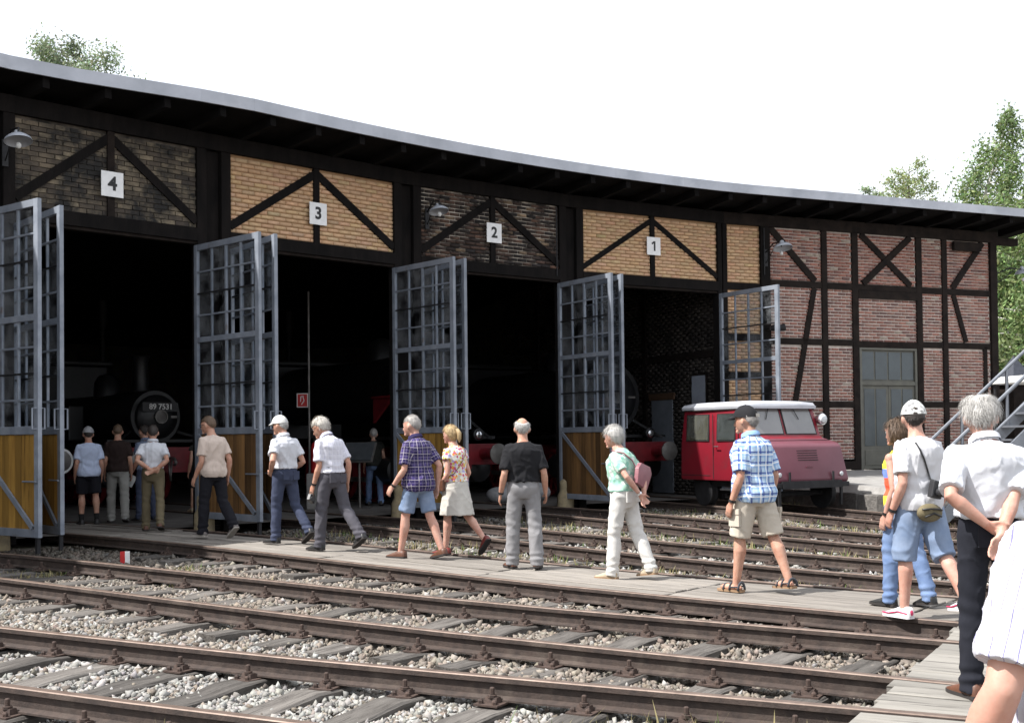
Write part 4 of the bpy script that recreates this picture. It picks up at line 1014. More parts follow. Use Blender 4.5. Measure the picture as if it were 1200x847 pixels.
b = MB(); b.lathe([(0.095, 0.516), (0.05, 0.53), (0.005, 0.533)], axis='y', n=20, c=(-0.99, 0, 1.72)); b.build('lens', m_lglass, hl, smooth=True)
b = MB(); b.box((0, 1.20, 0.46), (1.9, 0.07, 0.09)); b.build('bumper', m_iron, RC, bevel=0.01)
for sx in (-1, 1):
    b = MB(); b.box((sx * 0.55, 1.215, 0.62), (0.03, 0.03, 0.18)); b.build('bonnet_catch', m_iron, RC)
    b = MB(); b.box((sx * 0.78, 1.18, 0.24), (0.05, 0.04, 0.36)); b.build('rail_guard', m_iron, RC)
    for yy in (-1.05, 0.75):
        b = MB(); r_ = 0.28
        b.lathe([(0.05, -0.07), (r_ - 0.05, -0.06), (r_, -0.05), (r_, 0.05), (r_ + 0.025, 0.06), (r_ + 0.025, 0.085), (0.06, 0.085)] if sx < 0 else [(0.06, -0.085), (r_ + 0.025, -0.085), (r_ + 0.025, -0.06), (r_, -0.05), (r_, 0.05), (r_ - 0.05, 0.06), (0.05, 0.07)], axis='x', n=24); wh = b.build('wheel', m_iron, RC, smooth=True, angle=35, loc=(sx * 0.75, yy, r_))
b = MB(); b.box((0, -0.1, 0.47), (1.5, 2.7, 0.14)); b.build('chassis', m_iron, RC)
for yy in (-1.05, 0.75): b = MB(); b.tube([(-0.75, yy, 0.28), (0.75, yy, 0.28)], 0.05, 8); b.build('axle', m_iron, RC)
for sx in (-1, 1):
    b = MB(); b.box((sx * 0.94, -0.05, 0.36), (0.22, 0.35, 0.03)); b.build('step', m_iron, RC)
for sx in (-1, 1):
    b = MB(); b.beam((sx * (HW + 0.008), -1.58, 1.925), (sx * (HW - 0.03), 0.34, 1.925), 0.02, 0.022); b.build('rain_gutter', m_rub, RC)
    b = MB(); b.box((sx * (HW + 0.002), -1.1, 0.62), (0.01, 0.9, 0.012)); b.build('skirt_seam', m_rub, RC)
    b = MB(); b.lathe([(0.04, 1.19), (0.045, 1.205), (0.03, 1.215)], axis='y', n=12, c=(sx * 0.78, 0, 0.66)); b.build('marker_lamp', m_lglass, RC, smooth=True, angle=40)
for k in range(5):
    b = MB(); b.box((0, 1.125 - k * 0.0105, 0.93 + k * 0.045), (0.5, 0.012, 0.012)); b.build('grille_slot', m_rub, RC)
b = MB(); b.box((0, 0.80, 1.305), (1.7, 0.012, 0.012)); b.build('bonnet_seam', m_rub, RC)
b = MB(); b.box((0.0, 1.155, 0.80), (0.16, 0.02, 0.025)); b.build('bonnet_handle', m_red_glare, RC)

# ================================================================== SMALL THINGS
# red and white marker peg in the gravel
t = thing('marker_peg', 'short red and white marker peg standing in the gravel', 'marker peg', (-5.05, 15.45, -0.2), 0.3)
b = MB(); b.box((0, 0, 0.05), (0.10, 0.10, 0.14)); b.build('foot', m_conc, t)
b = MB(); b.box((0.03, 0, 0.20), (0.06, 0.115, 0.17)); b.build('white_half', m_paintw, t, bevel=0.004)
b = MB(); b.box((-0.03, 0, 0.20), (0.06, 0.115, 0.17)); b.build('red_half', m_signr, t, bevel=0.004)
# extinguisher and its sign on a pole inside stall three
px_, py_ = -4.45, 25.2
m_signr = M('sign_red', (0.50, 0.02, 0.02), None, scale=5, rough=0.5, bstr=0)
t = thing('fire_sign', 'red fire extinguisher sign with white symbol on a thin pole', 'sign', (px_, py_, 0.095), 0.0)
b = MB(); b.tube([(0.13, 0.05, 0), (0.13, 0.05, 4.6)], 0.025, 8); b.build('pole', m_steel, t)
b = MB(); b.box((0, 0, 2.28), (0.24, 0.012, 0.30)); b.build('plate', m_paintw, t)
b = MB(); b.box((0, -0.008, 2.28), (0.20, 0.008, 0.26)); b.build('red_field', m_signr, t)
b = MB(); b.beam((-0.02, -0.014, 2.19), (0.035, -0.014, 2.27), 0.004, 0.02); b.beam((0.035, -0.014, 2.27), (0.01, -0.014, 2.37), 0.004, 0.02); b.beam((-0.04, -0.014, 2.25), (-0.03, -0.014, 2.36), 0.004, 0.018); b.beam((-0.03, -0.014, 2.36), (0.03, -0.014, 2.37), 0.004, 0.018); b.build('symbol', m_paintw, t)
t = thing('fire_extinguisher', 'red fire extinguisher with black hose beside the pole in stall three', 'extinguisher', (-4.1, 24.7, 0.095), 0.0)
b = MB(); b.lathe([(0.085, 0.75), (0.095, 0.78), (0.095, 1.28), (0.07, 1.36), (0.03, 1.40)], n=18); b.build('cylinder', m_signr, t, smooth=True, angle=40)
b = MB(); b.box((0, 0, 1.43), (0.05, 0.12, 0.05)); b.tube([(0.03, 0, 1.43), (0.12, -0.03, 1.36), (0.11, -0.06, 1.0)], 0.014, 6); b.build('hose', m_rub, t)
b = MB(); b.box((0.0, 0.06, 0.37), (0.35, 0.35, 0.74)); b.build('pedestal', m_conc, t, bevel=0.02)
t = thing('info_board', 'dark slanted information board on a single leg inside stall three', 'information board', (-3.2, 24.7, 0.095), R(-12))
b = MB(); b.box((0, 0, 0), (0.62, 0.03, 0.46)); o = b.build('panel', M('board_dark', (0.07, 0.075, 0.08), (0.04, 0.045, 0.05), scale=4, rough=0.35), t, bevel=0.004); o.location = (0, 0, 1.18); o.rotation_euler = (R(-38), 0, 0)
b = MB(); b.box((0, 0, 0), (0.68, 0.02, 0.52)); f_ = b.build('frame', m_steel, t); f_.location = (0, 0.022, 1.165); f_.rotation_euler = (R(-38), 0, 0)
b = MB(); b.tube([(0, 0.05, 0), (0, 0.03, 1.12)], 0.025, 8); b.box((0, 0.05, 0.01), (0.4, 0.3, 0.02)); b.build('leg', m_steel, t)
t = thing('notice_board', 'pale grey notice board on the partition wall of stall one', 'notice board', FP.w(FP.L - 0.75, 0.06, 2.5), FP.a)
b = MB(); b.box((0, 0, 0), (0.55, 0.03, 0.95)); b.build('board', M('notice_grey', (0.33, 0.36, 0.42), None, scale=3, rough=0.6), t)
b = MB(); b.box((0, 0.005, 0), (0.65, 0.03, 1.05)); b.build('frame', m_timber2, t)
# white sacks inside stall two
m_sack = M('sack_cloth', (0.42, 0.42, 0.42), (0.28, 0.28, 0.29), scale=7, rough=0.9)
for k, (x, y, z, s_) in enumerate(((0.10, 27.2, 0.09, 1.0), (0.5, 27.0, 0.09, 0.85), (-0.3, 26.7, 0.09, 0.7))):
    b = MB(); b.ellipsoid((0, 0, 0.24 * s_), (0.42 * s_, 0.3 * s_, 0.27 * s_), n=18, m=12); me = b.mesh('sack')
    P_ = np.array([v.co[:] for v in me.vertices]); d_ = sinfbm(P_, 5 + k, 9) * 0.03; P_ *= (1 + d_)[:, None]; P_[:, 2] = np.maximum(P_[:, 2], 0); me.vertices.foreach_set('co', P_.ravel().astype(np.float32)); smooth_mesh(me)
    o = put('sack', me, m_sack, None, (x, y, z)); tag(o, ('bulging pale cloth sack, the largest of the heap inside stall two', 'medium pale cloth sack in the heap inside stall two', 'smallest pale cloth sack in the heap inside stall two')[k], 'sack', 'sacks heaped inside stall two')
# ------------------------------------------------------------------ staircase, vehicle and hut beyond the brick wall
m_galv = M('galvanised', (0.20, 0.215, 0.24), (0.14, 0.15, 0.17), scale=5, rough=0.5, metal=0.4, bstr=0.1)
bx_, by_ = 7.1, 19.6
st = thing('steel_staircase', 'grey steel footbridge staircase with handrails beyond the waiting visitors', 'staircase', (bx_, by_, 0.12), R(8))
for sy in (0.0, 0.9):
    b = MB(); b.beam((0, sy, 0.0), (2.6, sy, 2.3), 0.05, 0.22); b.build('stringer', m_galv, st)
    b = MB(); b.tube([(-0.05, sy, 1.0), (2.6, sy, 3.3)], 0.030, 8); b.build('handrail', m_galv, st)
    b = MB(); b.tube([(-0.05, sy, 0.55), (2.6, sy, 2.85)], 0.022, 8); b.build('handrail', m_galv, st)
    for k in range(4):
        x = k * 0.85; b = MB(); b.tube([(x, sy, x * 0.885), (x, sy, x * 0.885 + 1.02)], 0.03, 8); b.build('baluster', m_galv, st)
for k in range(10):
    b = MB(); b.box((0.13 + k * 0.26, 0.45, 0.12 + k * 0.23), (0.28, 0.86, 0.035)); b.build('tread', m_galv, st)
b = MB(); b.box((3.4, 0.45, 2.32), (1.6, 1.0, 0.06)); b.build('landing', m_galv, st)
for sy in (0, 0.9):
    for x in (2.7, 4.1): b = MB(); b.tube([(x, sy, 0.0), (x, sy, 3.3)], 0.05, 8); b.build('support_post', m_galv, st)
t = thing('rail_trolley', 'dark open rail trolley with white canopy standing behind the staircase', 'trolley', (12.1, 26.0, 0.45), R(15))
b = MB(); rr = [[Vector((x, y, 2.15 + z)) for (y, z) in ((-0.8, 0), (-0.8, 0.06), (-0.4, 0.15), (0.4, 0.15), (0.8, 0.06), (0.8, 0))] for x in (-1.3, 1.3)]; b.rings(rr); b.build('canopy', m_paintw, t, bevel=0.02)
for x in (-1.2, 1.2):
    for y in (-0.72, 0.72): b = MB(); b.tube([(x, y, 0.3), (x, y, 2.15)], 0.03, 8); b.build('canopy_post', m_iron, t)
b = MB(); b.box((0, 0, 0.42), (2.7, 1.6, 0.25)); b.build('deck', m_iron, t, bevel=0.02)
b = MB(); b.box((0.2, 0, 0.85), (1.2, 0.9, 0.6)); b.build('engine_box', m_lblack, t, bevel=0.05)
for x in (-0.9, 0.9):
    for sy in (-0.75, 0.75):
        b = MB(); b.lathe([(0.05, -0.05), (0.28, -0.05), (0.30, 0.0), (0.28, 0.05), (0.05, 0.06)], axis='y', n=18, c=(0, sy, 0.3)); b.build('wheel', m_iron, t, smooth=True, angle=40, loc=(x, 0, 0))
t = thing('pointed_hut', 'small dark hut with steep pointed roof below the birches', 'hut', (15.35, 36.2, 0.2), R(20))
b = MB(); b.box((0, 0, 1.4), (0.8, 0.8, 2.8)); b.build('wall', m_timber2, t)
b = MB(); b.add([(-0.5, -0.5, 2.8), (0.5, -0.5, 2.8), (0.5, 0.5, 2.8), (-0.5, 0.5, 2.8), (0, 0, 3.7)], [(0, 1, 4), (1, 2, 4), (2, 3, 4), (3, 0, 4), (3, 2, 1, 0)]); b.build('roof', M('slate', (0.045, 0.05, 0.065), (0.03, 0.034, 0.045), scale=8), t)
# ================================================================== PEOPLE
def remesh(mb, vox, smooth=3, fac=0.5):
    me = mb.mesh('r'); o = bpy.data.objects.new('r', me); COL.objects.link(o)
    md = o.modifiers.new('r', 'REMESH'); md.mode = 'VOXEL'; md.voxel_size = vox; md.use_smooth_shade = True
    if smooth:
        ms = o.modifiers.new('s', 'SMOOTH'); ms.factor = fac; ms.iterations = smooth
    dg = bpy.context.evaluated_depsgraph_get(); dg.update()
    out = bpy.data.meshes.new_from_object(o.evaluated_get(dg))
    bpy.data.objects.remove(o); bpy.data.meshes.remove(me)
    out.polygons.foreach_set('use_smooth', [True] * len(out.polygons))
    return out
def get_co(me):
    a = np.zeros(len(me.vertices) * 3, np.float32); me.vertices.foreach_get('co', a); return a.reshape(-1, 3).astype(float)
def get_no(me):
    a = np.zeros(len(me.vertices) * 3, np.float32); me.vertices.foreach_get('normal', a); return a.reshape(-1, 3).astype(float)
def set_co(me, P): me.vertices.foreach_set('co', P.astype(np.float32).ravel()); me.update()

def cloth_mat(name, c, c2=None, rough=0.85, pattern=None):
    """woven cloth; pattern: None or function(nt, objcoord separate) -> colour socket"""
    if name in MATS: return MATS[name]
    m, nt, bs, N, L = _nodes(name)
    n = noise_node(nt, 7, 4); r = ramp_node(nt, n.outputs[0], [(0.35, c), (0.7, c2 or sca(c, 0.86))]); col = r.outputs[0]
    if pattern:
        tc = N.new('ShaderNodeTexCoord'); sp = N.new('ShaderNodeSeparateXYZ'); L.new(tc.outputs['Object'], sp.inputs[0])
        col = pattern(nt, col, sp.outputs[0], sp.outputs[1], sp.outputs[2], tc.outputs['Object'])
    L.new(col, bs.inputs['Base Color']); bs.inputs['Roughness'].default_value = rough; bs.inputs['Specular IOR Level'].default_value = 0.1
    bs.inputs['Sheen Weight'].default_value = 0.015
    nb = noise_node(nt, 160, 2); bump(nt, bs, nb.outputs[0], 0.25, 0.003)
    MATS[name] = m
    return m
def stripe(nt, s, period, width, phase=0.0):
    f = mth(nt, 'FRACT', mth(nt, 'MULTIPLY_ADD', s, 1.0 / period, 100.0 + phase)); return mth(nt, 'LESS_THAN', f, width / period)
def plaid(lines):
    """lines: [(direction 'v' or 'h', period, width, phase, colour, strength)]"""
    def fn(nt, col, x, y, z, o):
        at = nt.nodes.new('ShaderNodeAttribute'); at.attribute_name = 'puv'; sx_ = nt.nodes.new('ShaderNodeSeparateXYZ'); nt.links.new(at.outputs['Vector'], sx_.inputs[0])
        u = sx_.outputs[0]; z = sx_.outputs[1]
        for d, per, wd, ph, c, st in lines:
            col = mixc(nt, col, c, mth(nt, 'MULTIPLY', stripe(nt, u if d == 'v' else z, per, wd, ph), st))
        return col
    return fn
def floral(cols, scale=22.0, th=0.42):
    def fn(nt, col, x, y, z, o):
        v = nt.nodes.new('ShaderNodeTexVoronoi'); v.inputs['Scale'].default_value = scale; nt.links.new(o, v.inputs['Vector'])
        sp = nt.nodes.new('ShaderNodeSeparateColor'); nt.links.new(v.outputs['Color'], sp.inputs[0])
        st = [(i / len(cols), c) for i, c in enumerate(cols)]
        r = ramp_node(nt, sp.outputs[0], st, 'CONSTANT')
        msk = mth(nt, 'LESS_THAN', v.outputs['Distance'], th)
        return mixc(nt, col, r.outputs[0], msk)
    return fn
def bands(stops, tilt=0.0, z0=0.0, z1=2.0):
    def fn(nt, col, x, y, z, o):
        s = mth(nt, 'ADD', z, mth(nt, 'MULTIPLY', x, tilt)); f = mth(nt, 'DIVIDE', mth(nt, 'SUBTRACT', s, z0), z1 - z0)
        return ramp_node(nt, f, stops, 'CONSTANT').outputs[0]
    return fn

def skin_mat(name, c):
    return M(name, c, (c[0] * 0.84, c[1] * 0.68, c[2] * 0.64), scale=11, rough=0.55, spec=0.35, sub=0.12, bstr=0.12, bscale=70, bdist=0.004)
SK = skin_mat('skin_fair', (0.48, 0.285, 0.205)); SK2 = skin_mat('skin_tan', (0.42, 0.24, 0.165)); SK3 = skin_mat('skin_pink', (0.52, 0.315, 0.245))
m_eye = M('eye', (0.6, 0.6, 0.58), None, rough=0.2, bstr=0); m_lip = M('lip', (0.36, 0.14, 0.12), None, rough=0.5, bstr=0); m_brow = M('brow', (0.12, 0.09, 0.07), None, rough=0.9, bstr=0)
def hair_mat(name, c): return M(name, c, sca(c, 0.6), scale=24, rough=0.6, mapscale=(1, 1, 0.25), bstr=0.5, bscale=90, bdist=0.006)
H_WHITE = hair_mat('hair_white', (0.48, 0.465, 0.44)); H_GREY = hair_mat('hair_grey', (0.34, 0.32, 0.30)); H_DARK = hair_mat('hair_dark', (0.045, 0.035, 0.03)); H_BROWN = hair_mat('hair_brown', (0.13, 0.085, 0.055)); H_BLOND = hair_mat('hair_blonde', (0.46, 0.33, 0.17)); H_PALE = hair_mat('hair_pale_grey', (0.50, 0.47, 0.42))
m_leather_b = M('leather_brown', (0.12, 0.05, 0.03), (0.08, 0.035, 0.02), scale=12, rough=0.45); m_leather_k = M('leather_black', (0.02, 0.02, 0.02), (0.012, 0.012, 0.012), scale=12, rough=0.45)
m_sole = M('sole_dark', (0.035, 0.03, 0.028), None, rough=0.8); m_sole_t = M('sole_tan', (0.30, 0.19, 0.11), None, rough=0.8); m_camera = M('camera_black', (0.02, 0.02, 0.022), (0.03, 0.03, 0.032), rough=0.4, bstr=0.1)

def ik(S, Tt, a, b, pole):
    d = Tt - S; L_ = d.length
    if L_ > (a + b) * 0.998: Tt = S + d * ((a + b) * 0.998 / L_); d = Tt - S; L_ = d.length
    dn = d.normalized(); x = (a * a - b * b + L_ * L_) / (2 * L_); h = math.sqrt(max(0, a * a - x * x))
    pl = Vector(pole); pl = pl - dn * pl.dot(dn)
    if pl.length < 1e-4: pl = Vector((0, -1, 0))
    return S + dn * x + pl.normalized() * h, Tt
SPEC = []
def person(label, loc, face, H=1.75, sex='m', fat=0.0, belly=0.0, lean=0.0, neck=8.0, legs=((0, 2, 0), (0, 2, 0)), splay=3.0, sw=1.0,
           armL=None, armR=None, head=(0, 0), skin=SK, hair=('short', H_GREY), top=None, bottom=None, shoes=None, cap=None,
           belt=None, watch=None, vox=0.010, cvox=0.013, z=None, hip_yaw=0.0, seed=1, socks=None, collar=None, glasses=False, curl=(0.35, 0.35), hands=(None, None), toe_out=8):
    g = np.random.default_rng(seed * 13 + 5)
    s = H / 1.75
    f = Vector((face[0], face[1])).normalized(); rz = math.atan2(-f.x, f.y)
    if z is None: z = float(rail_z(loc[0], loc[1]))
    shw = (0.162 if sex == 'm' else 0.146) * sw; hipw = 0.088
    kx = (0.93 if sex == 'm' else 0.90) + fat; ky = 0.97 + fat
    # ---- skeleton (unit: metres for H = 1.75, scaled by s at the end)
    TH, SH_, AK = 0.425, 0.415, 0.082
    legp = {}
    low = 1e9
    for sd, (a, kn, fp) in zip((-1, 1), legs):
        a_, k_ = R(a), R(kn)
        d1 = Vector((sd * math.sin(R(splay)), math.sin(a_), -math.cos(a_))).normalized(); d2 = Vector((sd * math.sin(R(splay * 0.4)), math.sin(a_ - k_), -math.cos(a_ - k_))).normalized()
        hip = Vector((sd * hipw, 0, -0.02)); knee = hip + d1 * TH; ank = knee + d2 * SH_
        fp_ = R(fp); yaw = -sd * R(toe_out)
        fw = Vector((math.sin(-yaw) * math.cos(fp_), math.cos(yaw) * math.cos(fp_), -math.sin(fp_))); fu = Vector((0, 0, 1)); fu = (fu - fw * fu.dot(fw)).normalized(); fr = fw.cross(fu)
        pts = [ank - fu * AK - fw * 0.06, ank - fu * AK + fw * 0.13, ank - fu * (AK - 0.01) + fw * 0.2]
        low = min(low, min(p.z for p in pts)); legp[sd] = [hip, knee, ank, fw, fu, fr]
    pel = Vector((0, 0, -low))
    for sd in legp:
        for k in range(3): legp[sd][k] = legp[sd][k] + pel
    # spine table
    tt = np.linspace(-0.2, 0.62, 83); pos = {}; P_ = Vector((0, 0, 0)); sp = []
    i0 = int(np.argmin(abs(tt)))
    ang = [R(lean) * float(sstep(-0.02, 0.16, t)) + R(neck) * float(sstep(0.36, 0.50, t)) for t in tt]
    ps = [None] * len(tt); ps[i0] = pel.copy()
    for i in range(i0 + 1, len(tt)): ps[i] = ps[i - 1] + Vector((0, math.sin(ang[i]), math.cos(ang[i]))) * 0.01
    for i in range(i0 - 1, -1, -1): ps[i] = ps[i + 1] - Vector((0, math.sin(ang[i]), math.cos(ang[i]))) * 0.01
    def spn(t):
        i = int(round((t + 0.2) / 0.01)); i = max(0, min(len(tt) - 1, i)); return ps[i], ang[i]
    def T_(x, y, t):
        p, a = spn(t); return p + Vector((x, y * math.cos(a), -y * math.sin(a)))
    def torso_ring(t, rx, ry, yo, n=26, sq=2.4):
        ring = []
        for i in range(n):
            th = 2 * math.pi * i / n; c, s_ = math.cos(th), math.sin(th)
            x = rx * math.copysign(abs(c) ** (2 / sq), c); y = ry * math.copysign(abs(s_) ** (2 / sq), s_)
            ring.append(T_(x, yo + y, t))
        return ring
    fem = sex == 'f'
    TR = [(-0.14, .12, .088, -.01), (-0.08, .158, .115, -.012), (-0.01, .172 if not fem else .178, .124, -.012), (0.05, .164, .114, 0), (0.12, .150 if not fem else .132, .106, .004), (0.2, .154 if not fem else .134, .108, .004),
          (0.29, .170 if not fem else .150, .118, .006), (0.37, .172 if not fem else .150, .116, 0), (0.42, .145 if not fem else .130, .098, -.008), (0.460, .095 if not fem else .085, .074, -.01), (0.50, .066, .062, -.004), (0.54, .055, .056, .006)]
    def trow(t):
        xs_ = [r[0] for r in TR]; rx = np.interp(t, xs_, [r[1] for r in TR]); ry = np.interp(t, xs_, [r[2] for r in TR]); yo = np.interp(t, xs_, [r[3] for r in TR])
        bl = belly * math.exp(-((t - 0.12) / 0.11) ** 2); k = 1 if t < 0.42 else 0.5
        return rx * (1 + (kx - 1) * k), ry * (1 + (ky - 1) * k) + bl * 0.5, yo + bl * 0.5
    def arm_pts(sd, tgt, pole):
        S = T_(sd * shw, -0.01, 0.408)
        if tgt is None: tgt = (sd * (shw + 0.06), 0.05, -0.10)
        Tt = T_(0, 0, 0) + Vector((tgt[0], tgt[1], tgt[2]))
        E, W = ik(S, Tt, 0.295, 0.255, pole); return S, E, W
    aL = armL or {}; aR = armR or {}
    arms = {-1: arm_pts(-1, aL.get('to'), aL.get('pole', (-0.12, -1, 0))), 1: arm_pts(1, aR.get('to'), aR.get('pole', (0.12, -1, 0)))}
    # ---------------- body (one continuous skin)
    b = MB()
    b.rings([torso_ring(t, trow(t)[0] * (0.97 if t > -0.05 else 0.8), trow(t)[1] * (0.97 if t > -0.05 else 0.8), trow(t)[2], 20) for t in [-0.10] + [r[0] for r in TR[2:]]])
    fl_ = 1 + fat * 0.7
    for sd in (-1, 1):
        hip, knee, ank, fw, fu, fr = legp[sd]
        m1 = hip.lerp(knee, 0.3); m2 = hip.lerp(knee, 0.7)
        cb = Vector((0, -0.014, 0)); c1 = knee.lerp(ank, 0.28) + cb; c2 = knee.lerp(ank, 0.6) + cb * 0.5
        b.tube([hip + Vector((0, 0, 0.04)), m1, m2, knee, c1, c2, ank, ank - fu * 0.05], [0.070 * fl_, 0.074 * fl_, 0.061 * fl_, 0.052, 0.058 * fl_, 0.046, 0.036, 0.034], 14)
        b.ellipsoid(ank + fw * 0.06 - fu * 0.045, (0.045, 0.13, 0.036) if shoes and shoes['kind'] == 'sandal' else (0.028, 0.10, 0.016), Matrix((fr, fw, fu)).transposed(), 12, 8)
        S, E, W = arms[sd]; al = 1 + fat * 0.6
        am = (0.86 if fem else 1.0) * al
        hid = bool(top) and top.get('sleeve', 0.62) > 0.15; k0 = 0.72 if hid else 0.95
        b.ellipsoid(S, (0.060 * am * k0, 0.060 * am * k0, 0.060 * am * k0), None, 12, 8)
        b.tube([S, S.lerp(E, 0.4), S.lerp(E, 0.8), E, E.lerp(W, 0.25), E.lerp(W, 0.65), W], [0.050 * am * k0, 0.047 * am * (0.8 if hid else 1), 0.040 * am, 0.036 * am, 0.041 * am, 0.033 * am, 0.025 * am], 12)
        # hand
        hd = hands[0 if sd < 0 else 1] or {}
        wd = Vector(hd.get('dir', (W - E))).normalized()
        lat = Vector(hd.get('thumb', (0, 1, 0.1))); lat = (lat - wd * lat.dot(wd)).normalized(); pn = Vector(hd.get('palm', (-sd, 0, 0))); pn = (pn - wd * pn.dot(wd) - lat * pn.dot(lat)).normalized()
        rr = []
        for q, hw_, ht_ in ((-0.01, .026, .020), (0.02, .031, .017), (0.05, .039, .016), (0.08, .040, .013), (0.095, .036, .010)):
            c = W + wd * q; rr.append([c + lat * (math.cos(a) * hw_) + pn * (math.sin(a) * ht_) for a in (2 * math.pi * i / 10 for i in range(10))])
        b.rings(rr)
        cu = hd.get('curl', curl[0 if sd < 0 else 1])
        fr_ = max(0.0085, vox * 0.95)
        for j, (lo_, ln_) in enumerate(((0.030, 0.072), (0.011, 0.080), (-0.009, 0.075), (-0.028, 0.058))):
            p = W + wd * 0.085 + lat * lo_; d = (wd + lat * lo_ * 2.5).normalized(); pts = [p - d * 0.015, p]; a = 0
            for q in range(3):
                a += cu * (0.8 + 0.25 * j * 0.3); d2 = (d * math.cos(a) + pn * math.sin(a)); p = p + d2 * ln_ * (0.45, 0.31, 0.24)[q]; pts.append(p)
            b.tube(pts, [fr_ * 1.05, fr_ * 1.05, fr_, fr_ * 0.92, fr_ * 0.75], 7)
        p = W + wd * 0.025 + lat * 0.026; d = (wd * 0.72 + lat * 0.62 + pn * 0.3).normalized(); d2 = (wd * 0.9 + lat * 0.25 + pn * 0.45).normalized()
        b.tube([p - d * 0.01, p + d * 0.035, p + d * 0.035 + d2 * 0.03, p + d * 0.035 + d2 * 0.052], [fr_ * 1.35, fr_ * 1.15, fr_, fr_ * 0.8], 7)
    # head
    nb, na = spn(0.54); hy, hp = R(head[0]), R(head[1])
    HR = Matrix.Rotation(-na * 0.35, 3, 'X') @ Matrix.Rotation(hy, 3, 'Z') @ Matrix.Rotation(-hp, 3, 'X')
    skull = T_(0, 0.012, 0.545) + HR @ Vector((0, 0.022, 0.098))
    hs = 1.09 if not fem else 1.04
    def hv(x, y, zz): return skull + HR @ (Vector((x, y, zz)) * hs)
    def skull_pt(d, k=1.0, add=0.0):
        x, y, zz = d
        rx, ry, rz_ = 0.077, 0.098, 0.113
        p = Vector((x * rx, y * ry, zz * rz_))
        if zz < 0:
            j = min(1, -zz); p.x *= 1 - 0.26 * j; 
            if y > 0: p.y *= 1 + 0.02 * j
            else: p.y *= 1 - 0.30 * j
            p.y += 0.012 * j
        else:
            p.y -= 0.006 * zz
        p = p * k
        return p + Vector(d) * add
    n_, m_ = 22, 16; rr = []
    for k in range(m_ + 1):
        ph_ = math.pi * (k + 0.01) / (m_ + 0.02) - math.pi / 2; rr.append([skull + HR @ (skull_pt((math.cos(ph_) * math.cos(a), math.cos(ph_) * math.sin(a), math.sin(ph_))) * hs) for a in (2 * math.pi * i / n_ for i in range(n_))])
    b.rings(rr)
    b.tube([T_(0, -0.004, 0.46), T_(0, 0.0, 0.52), hv(0, -0.022, -0.035)], [0.062 * (1 + fat * 0.6) if not fem else 0.05, 0.056 * (1 + fat * 0.6) if not fem else 0.046, 0.054 if not fem else 0.046], 14)
    b.tube([hv(0, 0.088, 0.02), hv(0, 0.108, -0.016), hv(0, 0.118, -0.032), hv(0, 0.094, -0.042)], [0.008, 0.011, 0.015, 0.012], 8)        # nose
    b.ellipsoid(hv(0, 0.088, -0.092), (0.026, 0.02, 0.018)); b.ellipsoid(hv(0, 0.085, 0.03), (0.055, 0.018, 0.012), HR); b.ellipsoid(hv(0, 0.094, -0.063), (0.024, 0.012, 0.012), HR)
    for sd in (-1, 1): b.ellipsoid(hv(sd * 0.079, -0.008, -0.012), (0.0115, 0.020, 0.033), HR @ Matrix.Rotation(sd * 0.35, 3, 'Z'), 10, 8)
    sc = lambda me: me.transform(Matrix.Scale(s, 4))
    body = remesh(b, vox, 2, 0.45); sc(body)
    o = put('person', body, skin, None, (loc[0], loc[1], z), rz); tag(o, label, 'person', 'visitors walking to the engine shed')
    def child(name, me, mat): sc(me); return put(name, me, mat, o)
    # eyes, brows, mouth
    for sd in (-1, 1):
        e = MB(); e.ellipsoid(hv(sd * 0.031, 0.0835, 0.008), (0.013, 0.010, 0.009), HR, 10, 6); child('eye', e.mesh('eye'), m_eye)
        e = MB(); e.ellipsoid(hv(sd * 0.032, 0.092, 0.031), (0.018, 0.006, 0.005), HR, 8, 5); child('eyebrow', e.mesh('eyebrow'), m_brow)
    e = MB(); e.ellipsoid(hv(0, 0.1005, -0.064), (0.022, 0.006, 0.007), HR, 10, 6); child('mouth', e.mesh('mouth'), m_lip)
    if glasses:
        e = MB()
        for sd in (-1, 1):
            ring = [hv(sd * 0.033 + 0.022 * math.cos(a), 0.106, 0.006 + 0.016 * math.sin(a)) for a in (2 * math.pi * i / 12 for i in range(13))]; e.tube(ring, 0.0025, 5, cap=False); e.tube([hv(sd * 0.055, 0.106, 0.008), hv(sd * 0.082, 0.0, 0.006)], 0.0022, 5)
        child('glasses', e.mesh('glasses'), m_iron)
